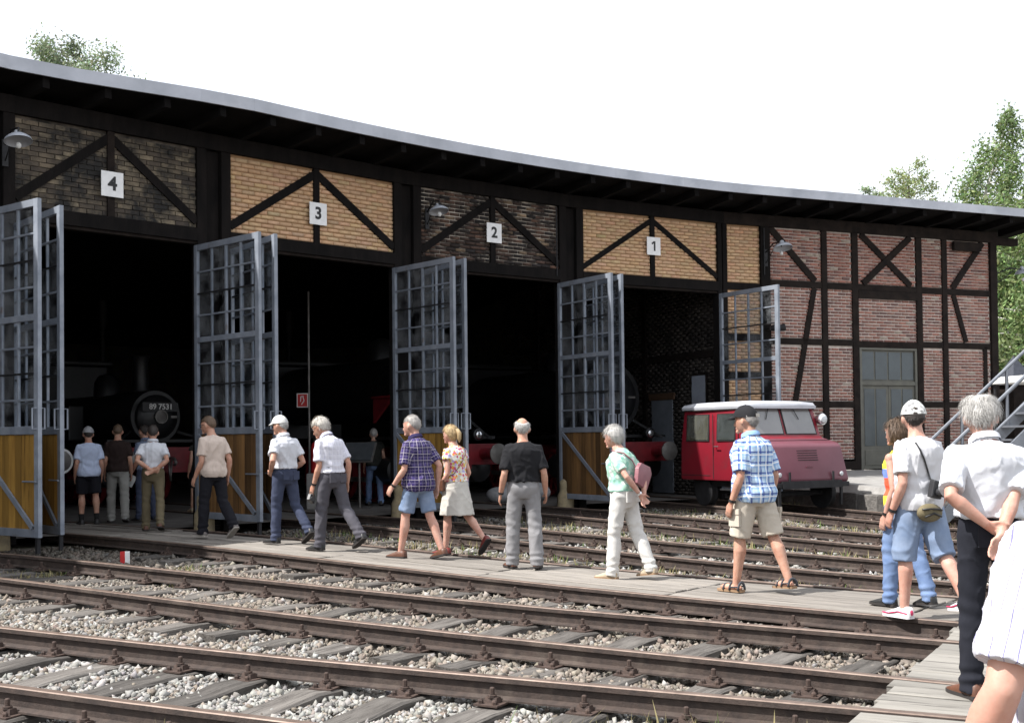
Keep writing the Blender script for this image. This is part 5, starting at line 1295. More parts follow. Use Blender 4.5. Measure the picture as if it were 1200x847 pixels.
    # ---------------- hair
    if hair:
        kind, hm = hair[0], hair[1]
        n_, m_ = 40, 26; rr = []; pts = []; nrm = []
        for k in range(m_ + 1):
            ph_ = math.pi * (k + 0.01) / (m_ + 0.02) - math.pi / 2; ring = []
            for i in range(n_):
                a = 2 * math.pi * i / n_; d = (math.cos(ph_) * math.cos(a), math.cos(ph_) * math.sin(a), math.sin(ph_)); x, y, zz = d
                # hairline: high on the forehead, low at the nape
                line = (0.42 if y > 0 else 0.42 + 0.95 * y) if kind != 'long' else (0.5 if y > 0.1 else -0.75)
                if kind in ('full', 'bob'): line = 0.40 if y > 0.25 else (0.40 + 1.0 * (y - 0.25)) ; line = max(line, -0.62 if kind == 'full' else -0.95)
                line = max(line, -0.5 if kind == 'short' else -0.95)
                cov = float(sstep(line - 0.08, line + 0.12, zz))
                th = {'short': 0.010, 'crop': 0.006, 'full': 0.022, 'bob': 0.026, 'long': 0.018, 'bald': 0.010, 'wavy': 0.024}[kind]
                if kind in ('bald', 'wavy'):      # thin crown
                    cr_ = float(sstep(0.46, 0.66, zz * 0.86 - 0.22 * y)) if kind == 'bald' else float(sstep(0.78, 0.92, zz * 0.9 - 0.2 * y)); cov *= 1 - cr_
                    line2 = -0.55 if y < -0.2 else 0.42 + 0.97 * min(y, 0.0)
                nz_ = 0.35 * math.sin(9 * x + seed) * math.sin(8 * y + 2) + 0.3 * math.sin(17 * zz + seed * 2 + 5 * x)
                ad = -0.006 + cov * (0.006 + th * (1 + 0.45 * nz_))
                q = skull_pt(d, 1.0, ad) * hs
                ring.append(skull + HR @ q); pts.append((skull + HR @ q, cov, HR @ Vector(d)))
            rr.append(ring)
        hb_ = MB(); hb_.rings(rr)
        me = hb_.mesh('hair'); smooth_mesh(me); ho = child('hair', me, hm)
        # loose strands
        L_h = {'short': 0.022, 'crop': 0.010, 'full': 0.045, 'bob': 0.06, 'long': 0.09, 'bald': 0.022, 'wavy': 0.055}[kind]
        cand = [q for q in pts if q[1] > 0.5 and not (cap and q[2].dot(HR @ Vector((0, 0, 1))) > 0.0)]; sv_ = []; sf = []
        for _ in range(900 if vox > 0.008 else 3000):
            p, cv, nn = cand[g.integers(0, len(cand))]
            p = p + Vector(g.normal(size=3) * 0.006)
            dn = Vector((0, -0.15, -1)); dn = (dn - nn * dn.dot(nn)).normalized(); sdv = nn.cross(dn).normalized()
            dn = (dn + sdv * g.normal() * (0.35 if kind in ('wavy', 'full') else 0.2)).normalized()
            l = L_h * g.uniform(0.6, 1.4); lift = g.uniform(-0.05, 0.10 if kind in ('wavy', 'full') else 0.08); w_ = 0.0015 if vox > 0.008 else 0.0009
            a0 = p - nn * 0.002; a1 = p + dn * l * 0.5 + nn * lift * l; a2 = p + dn * l * 0.95 + nn * (lift * 0.5 - 0.10) * l + sdv * g.normal() * 0.005
            k0 = len(sv_); sv_ += [a0 - sdv * w_, a0 + sdv * w_, a1 + sdv * w_, a1 - sdv * w_, a2]
            sf += [(k0, k0 + 1, k0 + 2, k0 + 3), (k0 + 3, k0 + 2, k0 + 4)]
        st_ = MB(); st_.add(sv_, sf); so = st_.mesh('hair_strands'); sc(so); q = put('hair_strands', so, hm, o); q['kind'] = 'stuff'
        if len(hair) > 2 and hair[2] == 'pony':
            e = MB(); e.tube([hv(0, -0.085, 0.045), hv(0, -0.125, 0.05), hv(0.0, -0.15, 0.01), hv(0.005, -0.145, -0.06), hv(0.01, -0.135, -0.11)], [0.018, 0.026, 0.032, 0.026, 0.006], 12); me = e.mesh('ponytail'); smooth_mesh(me); child('ponytail', me, hm)
            e = MB(); e.ellipsoid(hv(0, -0.10, 0.05), (0.022, 0.012, 0.022), HR); child('hair_tie', e.mesh('hair_tie'), m_leather_b)
    if cap:
        kind, cm_ = cap
        rr = []; n_ = 28
        for k in range(11):
            ph_ = R(10) + (math.pi / 2 - R(10)) * k / 10.05
            rr.append([skull + HR @ ((skull_pt((math.cos(ph_) * math.cos(a), math.cos(ph_) * math.sin(a), math.sin(ph_)), 1.0, 0.016 + 0.003 * math.sin(3 * a + seed)) + Vector((0, 0.004, 0.002 + 0.014 * max(0, math.sin(a)) * math.cos(ph_)))) * hs) for a in (2 * math.pi * i / n_ for i in range(n_))])
        e = MB(); e.rings(rr); me = e.mesh('cap'); smooth_mesh(me, 60); co = child('cap', me, cm_)
        rr = []
        for k in range(5):
            q = k / 4; ring = []
            for i in range(13):
                a = R(25) + R(130) * i / 12; wv = math.sin(math.pi * i / 12) ** 0.6
                ring.append(hv(0.094 * math.cos(a) * (1 - 0.05 * q), 0.108 * math.sin(a) + 0.068 * q * wv, 0.040 - 0.022 * q * (0.4 + wv) + 0.012 * math.sin(math.pi * i / 12)))
            rr.append(ring)
        v_ = [p for r_ in rr for p in r_]; lo_ = [p - HR @ Vector((0, 0, 0.004)) for p in v_]; nn_ = 13; fs = []
        for k in range(4):
            for i in range(12):
                q = (k * nn_ + i, k * nn_ + i + 1, (k + 1) * nn_ + i + 1, (k + 1) * nn_ + i); fs.append(q); fs.append(tuple(x + len(v_) for x in reversed(q)))
        e = MB(); e.add(v_ + lo_, fs); me = e.mesh('brim'); sc(me); smooth_mesh(me); put('brim', me, cm_, co)
        e = MB(); e.ellipsoid(hv(0, 0.0, 0.133), (0.008, 0.008, 0.004)); me = e.mesh('button'); sc(me); put('button', me, cm_, co)
        if kind == 'strap':
            e = MB(); e.add([hv(x, -0.1175 + abs(x) * 0.12, zz) for zz in (0.022, 0.052) for x in (-0.03, -0.015, 0.015, 0.03)], [(0, 1, 5, 4), (1, 2, 6, 5), (2, 3, 7, 6)]); me = e.mesh('strap_gap'); sc(me); put('strap_gap', me, H_PALE, co)
    # ---------------- top
    if top:
        b = MB(); hem = top.get('hem', -0.08); es = top.get('ease', 0.022); sl = top.get('sleeve', 0.62); fl = top.get('flare', 0.0)
        ts = [hem + (0.36 - hem) * k / 9 for k in range(10)] + [0.40, 0.43, 0.455, 0.475, 0.492]
        rr = []
        for t in ts:
            rx, ry, yo = trow(t); q = 1 if t < 0.40 else max(0.25, 1 - (t - 0.40) / 0.10)
            dr = fl * max(0, (0.25 - t)) ; rr.append(torso_ring(t, rx + es * q + dr, ry + es * q + dr, yo, 28))
        b.rings(rr)
        for sd in (-1, 1):
            S, E, W = arms[sd]; am = (0.86 if fem else 1.0) * (1 + fat * 0.6)
            if sl > 0:
                q = min(sl, 1.0); e0 = S.lerp(E, q); inw = T_(sd * shw * 0.5, -0.01, 0.430)
                b.tube([inw, S + Vector((0, 0, 0.004)), S.lerp(E, q * 0.35), S.lerp(E, q * 0.7), e0], [0.056, 0.058 * am + 0.006, 0.056 * am + 0.010, 0.055 * am + 0.013, 0.056 * am + 0.015], 16)
        me = remesh(b, cvox, 2, 0.5); P_ = get_co(me); Nn = get_no(me)
        rd = 1 - np.abs(np.sin(sinfbm(P_, seed * 7 + 1, 13, 7, (1.5, 1.2, 0.35)) * 2.6 + seed)); rd2 = 1 - np.abs(np.sin(sinfbm(P_, seed * 7 + 9, 24, 7, (1.2, 1.0, 0.6)) * 2.4 + seed))
        wr = (rd ** 2 - 0.35) * 0.010 + (rd2 ** 3 - 0.2) * 0.007 + ((1 - np.abs(np.sin(sinfbm(P_, seed * 7 + 4, 42, 8, (1.2, 1.0, 0.7)) * 2.2))) ** 3 - 0.2) * 0.0035 + sinfbm(P_, seed * 7 + 2, 60, 9, (1, 1, 0.7)) * 0.0012
        # pull folds towards the small of the back
        fz = P_[:, 2] - pel.z; wr += 0.006 * np.sin(P_[:, 2] * 46 + 9 * np.abs(P_[:, 0]) + 3 * np.sin(P_[:, 0] * 14 + seed)) * np.exp(-((fz - max(hem, 0.06) - 0.05) / 0.09) ** 2)
        wr += top.get('fold', 0.0) * np.sin(np.abs(P_[:, 0]) * 40 + P_[:, 2] * 22) * np.exp(-((fz - 0.28) / 0.10) ** 2)
        # cloth coordinates: round the torso and round each sleeve
        zq = np.array([p_.z for p_ in ps]); yq = np.array([p_.y for p_ in ps]); yc = np.interp(P_[:, 2], zq, yq)
        uv = np.stack([np.arctan2(P_[:, 0], -(P_[:, 1] - yc)) * 0.16, P_[:, 2], np.zeros(len(P_))], 1)
        for sd in (-1, 1):
            S, E, W = arms[sd]; ax = np.array((E - S).normalized()[:]); rel = P_ - np.array(S[:]); al = rel @ ax; pr = rel - al[:, None] * ax; dist = np.linalg.norm(pr, axis=1)
            e1 = np.array([0, 1.0, 0]); e1 -= ax * (e1 @ ax); e1 /= np.linalg.norm(e1); e2 = np.cross(ax, e1)
            m_s = (al > 0.03) & (dist < 0.095) & (P_[:, 0] * sd > shw - 0.055); ang_ = np.arctan2(pr @ e2, pr @ e1)
            uv[m_s, 0] = ang_[m_s] * 0.065; uv[m_s, 1] = -al[m_s] + S.z
        P_ += Nn * wr[:, None]; set_co(me, P_)
        at = me.attributes.new('puv', 'FLOAT_VECTOR', 'POINT'); at.data.foreach_set('vector', uv.astype(np.float32).ravel())
        to = child('shirt', me, top['mat'])
        if collar:
            ring = []; e = MB()
            for k, (t, ad) in enumerate(((0.478, 0.020), (0.51, 0.014), (0.532, 0.016), (0.522, 0.024), (0.49, 0.030))):
                ring.append([T_((0.060 + ad) * math.cos(a), 0.002 + (0.062 + ad) * math.sin(a), t - 0.012 * math.sin(a)) for a in (2 * math.pi * i / 22 for i in range(22))])
            e.rings(ring, cap=False); me = e.mesh('collar'); smooth_mesh(me); sc(me); put('collar', me, top['mat'], to)
    # ---------------- bottom
    if bottom:
        kind = bottom['kind']; b = MB(); wt = bottom.get('waist', 0.10); es = bottom.get('ease', 0.012)
        rr = []
        for t in [-0.155, -0.13, -0.10, -0.06, -0.02, 0.03, wt - 0.03, wt]:
            rx, ry, yo = trow(t); rr.append(torso_ring(t, rx + es, ry + es, yo, 26))
        b.rings(rr)
        if kind == 'skirt':
            ln_ = bottom.get('len', 0.42); cx = (legp[-1][1] + legp[1][1]) / 2; rr = []
            for k in range(8):
                q = k / 7; c = pel.lerp(Vector((cx.x, cx.y * 0.75, pel.z - ln_)), q); c.z = pel.z - 0.0 - ln_ * q
                rx, ry = 0.19 + 0.055 * q, 0.14 + 0.085 * q
                rr.append([c + Vector((rx * math.cos(a), ry * math.sin(a), 0)) for a in (2 * math.pi * i / 30 for i in range(30))])
            b.rings(rr)
        else:
            q = bottom.get('len', 1.0); wdt = bottom.get('wide', 1.0)
            for sd in (-1, 1):
                hip, knee, ank, fw, fu, fr = legp[sd]; fk = 1 + fat * 0.7
                hp_ = hip + Vector((sd * 0.004, -0.006, 0.05))
                path = [(hp_, 0.086 * fk), (hip.lerp(knee, 0.25), 0.089 * fk * (0.5 + 0.5 * wdt)), (hip.lerp(knee, 0.6), 0.080 * fk * (0.4 + 0.6 * wdt)), (knee, 0.072 * wdt), (knee.lerp(ank, 0.3) + Vector((0, -0.01, 0)), 0.072 * wdt), (knee.lerp(ank, 0.65) + Vector((0, -0.006, 0)), 0.068 * wdt), (ank - fu * 0.015 - fw * 0.004, 0.068 * wdt), (ank - fu * 0.05 - fw * 0.0, 0.072 * wdt)]
                cut = {1.0: 8, 0.75: 6}.get(q)
                if cut is None:      # shorts: q = share of the thigh covered
                    e0 = hip.lerp(knee, q) if q <= 1 else knee.lerp(ank, q - 1)
                    path = [(hp_, 0.088 * fk), (hip.lerp(knee, 0.25), 0.094 * fk * wdt), (hip.lerp(knee, min(q, 1) * 0.6), 0.090 * fk * wdt), (e0, 0.090 * fk * wdt)]
                    if q > 1: path = [(hp_, 0.088 * fk), (hip.lerp(knee, 0.25), 0.094 * fk * wdt), (hip.lerp(knee, 0.7), 0.088 * fk * wdt), (knee, 0.084 * wdt), (e0, 0.084 * wdt)]
                else: path = path[:cut]
                b.tube([x[0] for x in path], [x[1] for x in path], 18)
        me = remesh(b, cvox, 4, 0.5); P_ = get_co(me); Nn = get_no(me)
        rd = 1 - np.abs(np.sin(sinfbm(P_, seed * 5 + 3, 10, 7, (1.3, 1.0, 0.55)) * 2.4 + seed)); rd2 = 1 - np.abs(np.sin(sinfbm(P_, seed * 5 + 8, 22, 7, (1, 1, 1.2)) * 2.0))
        wr = (rd ** 2 - 0.35) * 0.009 + (rd2 ** 3 - 0.2) * 0.005 + sinfbm(P_, seed * 5 + 4, 55, 8) * 0.0014
        if kind == 'trousers':
            for sd in (-1, 1):
                kz, az = legp[sd][1].z, legp[sd][2].z; side = (P_[:, 0] * sd > 0)
                wr += side * 0.008 * np.sin(P_[:, 2] * 85 + 14 * P_[:, 1] + sd) * np.exp(-((P_[:, 2] - az - 0.04) / 0.055) ** 2)
                wr += side * 0.005 * np.sin(P_[:, 2] * 60 + 20 * P_[:, 0] + sd) * np.exp(-((P_[:, 2] - kz) / 0.08) ** 2)
        if kind == 'skirt': wr += 0.006 * np.sin(np.arctan2(P_[:, 1], P_[:, 0]) * 9 + 2) * sstep(pel.z - 0.1, pel.z - 0.42, P_[:, 2])
        P_ += Nn * wr[:, None]; set_co(me, P_)
        bo = child(kind, me, bottom['mat'])
        if bottom.get('pockets'):
            for sd in (-1, 1):
                e = MB(); c = T_(sd * 0.085, -(trow(-0.02)[1] + es - 0.004), -0.03); e.box(c, (0.10, 0.012, 0.115)); me = e.mesh('back_pocket'); sc(me); put('back_pocket', me, bottom['mat'], bo)
        if bottom.get('cargo'):
            for sd in (-1, 1):
                hip, knee = legp[sd][0], legp[sd][1]; c = hip.lerp(knee, 0.55) + Vector((sd * 0.098 * (1 + fat), 0, 0)); e = MB(); e.box(c, (0.025, 0.13, 0.15)); e.box(c + Vector((sd * 0.006, 0, 0.06)), (0.025, 0.14, 0.05)); me = e.mesh('cargo_pocket'); sc(me); put('cargo_pocket', me, bottom['mat'], bo)
    if belt:
        t = (bottom or {}).get('waist', 0.10) - 0.02; rx, ry, yo = trow(t); e = MB(); k_ = (bottom or {}).get('ease', 0.012) + 0.006
        e.rings([torso_ring(t - 0.018, rx + k_, ry + k_, yo, 30), torso_ring(t + 0.018, rx + k_, ry + k_, yo, 30)]); child('belt', e.mesh('belt'), belt)
    if watch:
        for sd, wm in watch:
            S, E, W = arms[sd]; c = E.lerp(W, 0.93); ax = (W - E).normalized(); e = MB(); e.tube([c - ax * 0.011, c + ax * 0.011], 0.0335 * (0.88 if fem else 1), 14); child('wristwatch', e.mesh('wristwatch'), wm)
    # ---------------- shoes
    if shoes:
        kind = shoes['kind']
        for sd in (-1, 1):
            hip, knee, ank, fw, fu, fr = legp[sd]; base = ank - fu * AK; rr = []
            def P3(x, y, zz): return base + fr * x + fw * y + fu * zz
            prof = [(-0.075, .022, .050, .014), (-0.066, .036, .088, .012), (-0.03, .040, .094, .012), (0.03, .041, .088, .012), (0.08, .044, .066, .012), (0.13, .048, .050, .012), (0.17, .043, .036, .012), (0.20, .030, .028, .014), (0.212, .014, .020, .016)]
            if kind != 'sandal':
                for y, hw_, top_, bot_ in prof:
                    rr.append([P3(-hw_, y, bot_), P3(hw_, y, bot_), P3(hw_ * 1.02, y, bot_ + (top_ - bot_) * 0.35), P3(hw_ * 0.85, y, bot_ + (top_ - bot_) * 0.8), P3(hw_ * 0.4, y, top_), P3(-hw_ * 0.4, y, top_), P3(-hw_ * 0.85, y, bot_ + (top_ - bot_) * 0.8), P3(-hw_ * 1.02, y, bot_ + (top_ - bot_) * 0.35)])
                e = MB(); e.rings(rr); me = e.mesh('shoe'); smooth_mesh(me, 70); so = child('shoe', me, shoes['mat'])
            else:
                e = MB()
                for y, hh in ((0.045, 0.066), (0.115, 0.05), (-0.055, 0.075)):
                    pts = [P3(0.05 * math.cos(a), y, 0.014 + hh * math.sin(a)) for a in (math.pi * i / 8 for i in range(9))]; e.tube(pts, 0.008, 6, flat=1.8)
                e.tube([P3(0.048, -0.05, 0.05), P3(0.05, 0.04, 0.045)], 0.007, 6); e.tube([P3(-0.048, -0.05, 0.05), P3(-0.05, 0.04, 0.045)], 0.007, 6)
                me = e.mesh('sandal'); smooth_mesh(me); so = child('sandal', me, shoes['mat'])
            e = MB(); rr = [[P3(x * (hw_ + 0.004), y, 0.0), P3(-x * (hw_ + 0.004), y, 0.0), P3(-x * (hw_ + 0.004), y, 0.02), P3(x * (hw_ + 0.004), y, 0.02)] for y, hw_, _, _ in prof for x in (-1,)]
            e.rings(rr); me = e.mesh('sole'); sc(me); put('sole', me, shoes.get('sole', m_sole), so)
            if kind == 'sneaker':
                e = MB(); e.tube([P3(0.042, 0.19, 0.03), P3(0.05, 0.12, 0.03), P3(0.042, 0.03, 0.05), P3(0.036, -0.06, 0.04)], 0.007, 6); e.tube([P3(-0.042, 0.19, 0.03), P3(-0.05, 0.12, 0.03), P3(-0.042, 0.03, 0.05), P3(-0.036, -0.06, 0.04)], 0.007, 6); e.ellipsoid(P3(0, -0.068, 0.045), (0.022, 0.012, 0.025)); me = e.mesh('trim'); sc(me); put('trim', me, shoes['trim'], so)
            if socks:
                e = MB(); e.tube([ank - fu * 0.04, ank + fu * 0.02, ank.lerp(knee, socks[1])], [0.043, 0.042, 0.050], 14); me = e.mesh('sock'); smooth_mesh(me); child('sock', me, socks[0])
    info = dict(obj=o, arms=arms, T=T_, legp=legp, s=s, pel=pel, trow=trow, hv=hv)
    SPEC.append(info); return info
def wpos(info, v):
    return info['obj'].matrix_basis @ (Vector(v) * info['s'])
WALK = (-0.763, 0.647)
wl = lambda a=22, b=-20: ((a, 6, 0), (b, 28, 42))     # left foot forward, right pushing off
wr_ = lambda a=22, b=-20: ((b, 28, 42), (a, 6, 0))
W_WHITE = cloth_mat('cotton_white', (0.56, 0.57, 0.60), (0.53, 0.54, 0.58))
W_TEEW = cloth_mat('tee_white', (0.57, 0.57, 0.59), (0.54, 0.54, 0.565))
W_BLUE = cloth_mat('tee_pale_blue', (0.50, 0.57, 0.74)); W_BRN = cloth_mat('tee_dark_brown', (0.030, 0.020, 0.018)); W_POLO = cloth_mat('polo_slate', (0.14, 0.17, 0.24))
W_BEIGE = cloth_mat('tee_beige', (0.52, 0.43, 0.37), (0.48, 0.40, 0.345)); W_BLK = cloth_mat('tee_black', (0.016, 0.016, 0.018)); W_VEST = cloth_mat('vest_dark_olive', (0.035, 0.036, 0.032))
T_BLK = cloth_mat('trousers_black', (0.014, 0.014, 0.018)); T_NAVY = cloth_mat('jeans_navy', (0.055, 0.065, 0.105), (0.04, 0.048, 0.08)); T_OLIVE = cloth_mat('trousers_olive', (0.145, 0.12, 0.075)); T_GREY = cloth_mat('trousers_grey', (0.24, 0.235, 0.24)); T_DGREY = cloth_mat('trousers_dark_grey', (0.085, 0.082, 0.095)); T_LGREY = cloth_mat('trousers_stone_grey', (0.27, 0.265, 0.245))
T_WHITE = cloth_mat('trousers_white', (0.60, 0.585, 0.555)); T_KHAKI = cloth_mat('shorts_khaki', (0.50, 0.45, 0.375)); T_DENIM = cloth_mat('denim_washed', (0.15, 0.205, 0.31), (0.22, 0.275, 0.38)); T_DENIM2 = cloth_mat('denim_mid', (0.12, 0.18, 0.32), (0.18, 0.25, 0.40)); T_CREAM = cloth_mat('skirt_cream', (0.52, 0.495, 0.45)); T_SUIT = cloth_mat('trousers_charcoal', (0.020, 0.021, 0.028), (0.014, 0.015, 0.02))
P_PURP = cloth_mat('plaid_purple', (0.055, 0.040, 0.145), pattern=plaid([('v', .075, .030, 0, (0.03, 0.025, 0.07), .8), ('h', .075, .030, 0, (0.03, 0.025, 0.07), .8), ('v', .075, .005, .6, (0.50, 0.46, 0.40), .85), ('h', .075, .005, .6, (0.50, 0.46, 0.40), .85), ('v', .0375, .003, .2, (0.34, 0.3, 0.42), .6), ('h', .0375, .003, .2, (0.34, 0.3, 0.42), .6)]))
P_BLUE = cloth_mat('plaid_blue', (0.46, 0.60, 0.74), pattern=plaid([('v', .095, .040, 0, (0.20, 0.34, 0.58), .6), ('h', .095, .040, 0, (0.20, 0.34, 0.58), .6), ('v', .095, .014, .55, (0.04, 0.07, 0.28), .85), ('h', .095, .014, .55, (0.04, 0.07, 0.28), .85), ('v', .095, .012, .8, (0.78, 0.80, 0.80), .8), ('h', .095, .012, .8, (0.78, 0.80, 0.80), .8)]))
P_PALE = cloth_mat('plaid_pale', (0.60, 0.60, 0.65), pattern=plaid([('v', .06, .006, 0, (0.42, 0.42, 0.52), .6), ('h', .06, .006, 0, (0.42, 0.42, 0.52), .6), ('v', .06, .02, .4, (0.62, 0.62, 0.68), .6), ('h', .06, .02, .4, (0.62, 0.62, 0.68), .6)]))
P_STR = cloth_mat('shirt_striped', (0.52, 0.52, 0.57), pattern=plaid([('v', .026, .0022, 0, (0.16, 0.15, 0.32), .9)]))
P_FLOR = cloth_mat('top_floral', (0.72, 0.70, 0.62), pattern=floral([(0.70, 0.25, 0.06), (0.62, 0.48, 0.10), (0.74, 0.72, 0.66), (0.52, 0.10, 0.20), (0.40, 0.36, 0.62), (0.64, 0.60, 0.56)], 34, 0.62))
P_MINT = cloth_mat('top_mint', (0.36, 0.56, 0.45), pattern=floral([(0.60, 0.66, 0.62), (0.22, 0.46, 0.36), (0.58, 0.64, 0.60), (0.32, 0.54, 0.47)], 22, 0.5))
P_TANK = cloth_mat('tank_striped', (0.75, 0.66, 0.06), pattern=bands([(0.0, (0.76, 0.66, 0.06)), (0.465, (0.70, 0.10, 0.05)), (0.545, (0.16, 0.24, 0.66)), (0.585, (0.76, 0.66, 0.06)), (0.625, (0.30, 0.27, 0.10)), (0.645, (0.76, 0.66, 0.06))], 0.12, 0.0, 2.0))
C_CAMO = cloth_mat('cap_camo', (0.62, 0.62, 0.60), pattern=floral([(0.66, 0.66, 0.64), (0.34, 0.34, 0.33), (0.58, 0.58, 0.55), (0.22, 0.22, 0.22)], 32, 0.6))
C_GREY = cloth_mat('cap_grey', (0.34, 0.34, 0.35)); C_BLK = cloth_mat('cap_black', (0.02, 0.02, 0.022)); C_WHITE = cloth_mat('cap_white', (0.52, 0.52, 0.50)); S_BLK = cloth_mat('sock_black', (0.02, 0.02, 0.02)); S_WHT = cloth_mat('shoe_white', (0.72, 0.70, 0.70)); S_PINK = M('shoe_pink', (0.60, 0.05, 0.13), None, rough=0.5, bstr=0)
LO = dict(kind='shoe', mat=m_leather_k); BR = dict(kind='shoe', mat=m_leather_b); SN = dict(kind='sneaker', mat=S_WHT, sole=S_WHT, trim=S_PINK); SD = dict(kind='sandal', mat=M('sandal_grey', (0.05, 0.055, 0.065), None, rough=0.7), sole=m_sole_t); RED = dict(kind='shoe', mat=M('shoe_red', (0.16, 0.025, 0.02), None, rough=0.5), sole=m_sole); BE = dict(kind='shoe', mat=M('shoe_beige', (0.42, 0.34, 0.24), None, rough=0.7), sole=m_sole_t); GREYSH = dict(kind='shoe', mat=M('shoe_grey', (0.30, 0.30, 0.29), None, rough=0.7))

PW = {}
PW['blue_tee'] = person('person in pale blue T-shirt, black shorts and grey cap entering stall four', (-7.25, 20.3), (-0.45, 0.9), 1.70, fat=0.10, belly=0.04, legs=((6, 8, 0), (-6, 6, 6)), top=dict(mat=W_BLUE, hem=-0.1, sleeve=0.75, ease=0.035), bottom=dict(kind='shorts', mat=T_BLK, len=0.9, wide=1.1), shoes=LO, socks=(S_BLK, 0.25), hair=('crop', H_DARK), cap=('plain', C_GREY), seed=1, vox=0.012, cvox=0.016)
PW['brown_tee'] = person('person in dark brown T-shirt and stone grey trousers entering stall four', (-6.95, 20.9), (-0.3, 0.95), 1.76, fat=0.08, legs=((8, 4, 0), (-10, 12, 12)), top=dict(mat=W_BRN, hem=-0.06, sleeve=0.7, ease=0.03), bottom=dict(kind='trousers', mat=T_LGREY, wide=1.12), shoes=GREYSH, hair=('crop', H_BROWN), seed=2, vox=0.012, cvox=0.016)
PW['slate_polo'] = person('person in slate blue polo holding a white leaflet in stall four', (-6.55, 21.2), (-0.75, 0.65), 1.74, legs=((4, 4, 0), (-4, 4, 0)), top=dict(mat=W_POLO, hem=-0.04, sleeve=0.6), bottom=dict(kind='trousers', mat=T_NAVY), shoes=LO, hair=('short', H_DARK), seed=3, vox=0.012, cvox=0.016, collar=True, armL=dict(to=(-0.21, 0.12, -0.08)), armR=dict(to=(0.21, 0.02, -0.10)))
PW['white_olive'] = person('person in white shirt and olive trousers with both hands behind back', (-5.62, 18.55), (-0.25, 0.97), 1.69, fat=0.03, legs=((8, 6, 0), (-12, 16, 14)), top=dict(mat=W_WHITE, hem=0.07, sleeve=0.68, ease=0.03), bottom=dict(kind='trousers', mat=T_OLIVE, waist=0.11), shoes=BR, belt=m_leather_b, hair=('short', H_DARK), seed=4, vox=0.0105, cvox=0.015, collar=True,
    armL=dict(to=(-0.03, -0.20, 0.05), pole=(-1, -0.5, 0)), armR=dict(to=(0.03, -0.21, 0.03), pole=(1, -0.5, 0)), hands=(dict(dir=(0.9, 0, -0.2), palm=(0, -1, 0.2), thumb=(0, -0.1, 1), curl=0.5), dict(dir=(-0.9, 0, -0.3), palm=(0, -1, 0), thumb=(0, 0, 1), curl=0.4)))
PW['dark_vest'] = person('person in dark vest and knee shorts before locomotive 89 7531', (-6.35, 24.1), (-0.5, 0.85), 1.70, legs=((14, 8, 0), (-14, 24, 30)), top=dict(mat=W_VEST, hem=-0.06, sleeve=0.2), bottom=dict(kind='shorts', mat=T_BLK, len=0.95), shoes=BE, hair=('short', H_DARK), seed=5, vox=0.013, cvox=0.017)
PW['beige_tee'] = person('person in beige T-shirt and black trousers striding past the open gate', (-4.33, 17.15), WALK, 1.78, fat=0.07, belly=0.03, lean=3, legs=((8, 4, 0), (-10, 24, 34)), top=dict(mat=W_BEIGE, hem=-0.10, sleeve=0.72, ease=0.03), bottom=dict(kind='trousers', mat=T_BLK, wide=1.1), shoes=dict(kind='shoe', mat=M('shoe_taupe', (0.16, 0.14, 0.13), None, rough=0.7), sole=M('sole_pale', (0.36, 0.33, 0.29), None, rough=0.8)), hair=('short', H_BROWN), glasses=True, head=(18, 4), seed=6, armL=dict(to=(-0.23, 0.10, -0.10)), armR=dict(to=(0.24, -0.02, -0.10)), vox=0.0108)
PW['white_cap'] = person('person in white cap, white shirt and navy jeans with hand on hip', (-3.13, 16.3), WALK, 1.78, fat=0.05, belly=0.05, lean=2, legs=((6, 4, 0), (-12, 26, 34)), top=dict(mat=W_WHITE, hem=0.06, sleeve=0.68, ease=0.032), bottom=dict(kind='trousers', mat=T_NAVY, waist=0.11, pockets=True), shoes=LO, belt=m_leather_b, hair=('crop', H_WHITE), cap=('plain', C_WHITE), seed=7, collar=True, armL=dict(to=(-0.19, 0.06, 0.03), pole=(-0.7, -1, 0)), armR=dict(to=(0.19, 0.12, 0.03), pole=(0.3, -1, 0)), vox=0.0108, head=(12, 2))
PW['camera_man'] = person('person in pale checked shirt and grey trousers carrying a camera, head bowed', (-2.35, 15.4), WALK, 1.80, lean=8, neck=22, legs=((10, 6, 0), (-18, 22, 30)), top=dict(mat=P_PALE, hem=0.03, sleeve=0.8, ease=0.03), bottom=dict(kind='trousers', mat=T_DGREY, waist=0.10, wide=1.08, pockets=True), shoes=LO, belt=m_leather_k, watch=[(-1, m_leather_k)], hair=('full', H_PALE), glasses=True, head=(15, 14), seed=8, collar=True, armL=dict(to=(-0.21, 0.10, -0.12)), armR=dict(to=(0.23, -0.04, -0.10)), vox=0.0108)
PW['purple_plaid'] = person('person in purple plaid shirt, denim shorts and loafers mid-stride', (-1.15, 14.45), WALK, 1.80, lean=4, legs=((15, 5, 0), (-11, 14, 12)), top=dict(mat=P_PURP, hem=-0.13, sleeve=0.8, ease=0.035, flare=0.06), bottom=dict(kind='shorts', mat=T_DENIM, len=0.86, wide=1.05), shoes=BR, watch=[(-1, m_leather_k)], hair=('short', H_GREY), seed=9, collar=True, armL=dict(to=(-0.26, 0.16, -0.07)), armR=dict(to=(0.24, -0.08, -0.08)), skin=SK3, vox=0.0108, head=(10, 0))
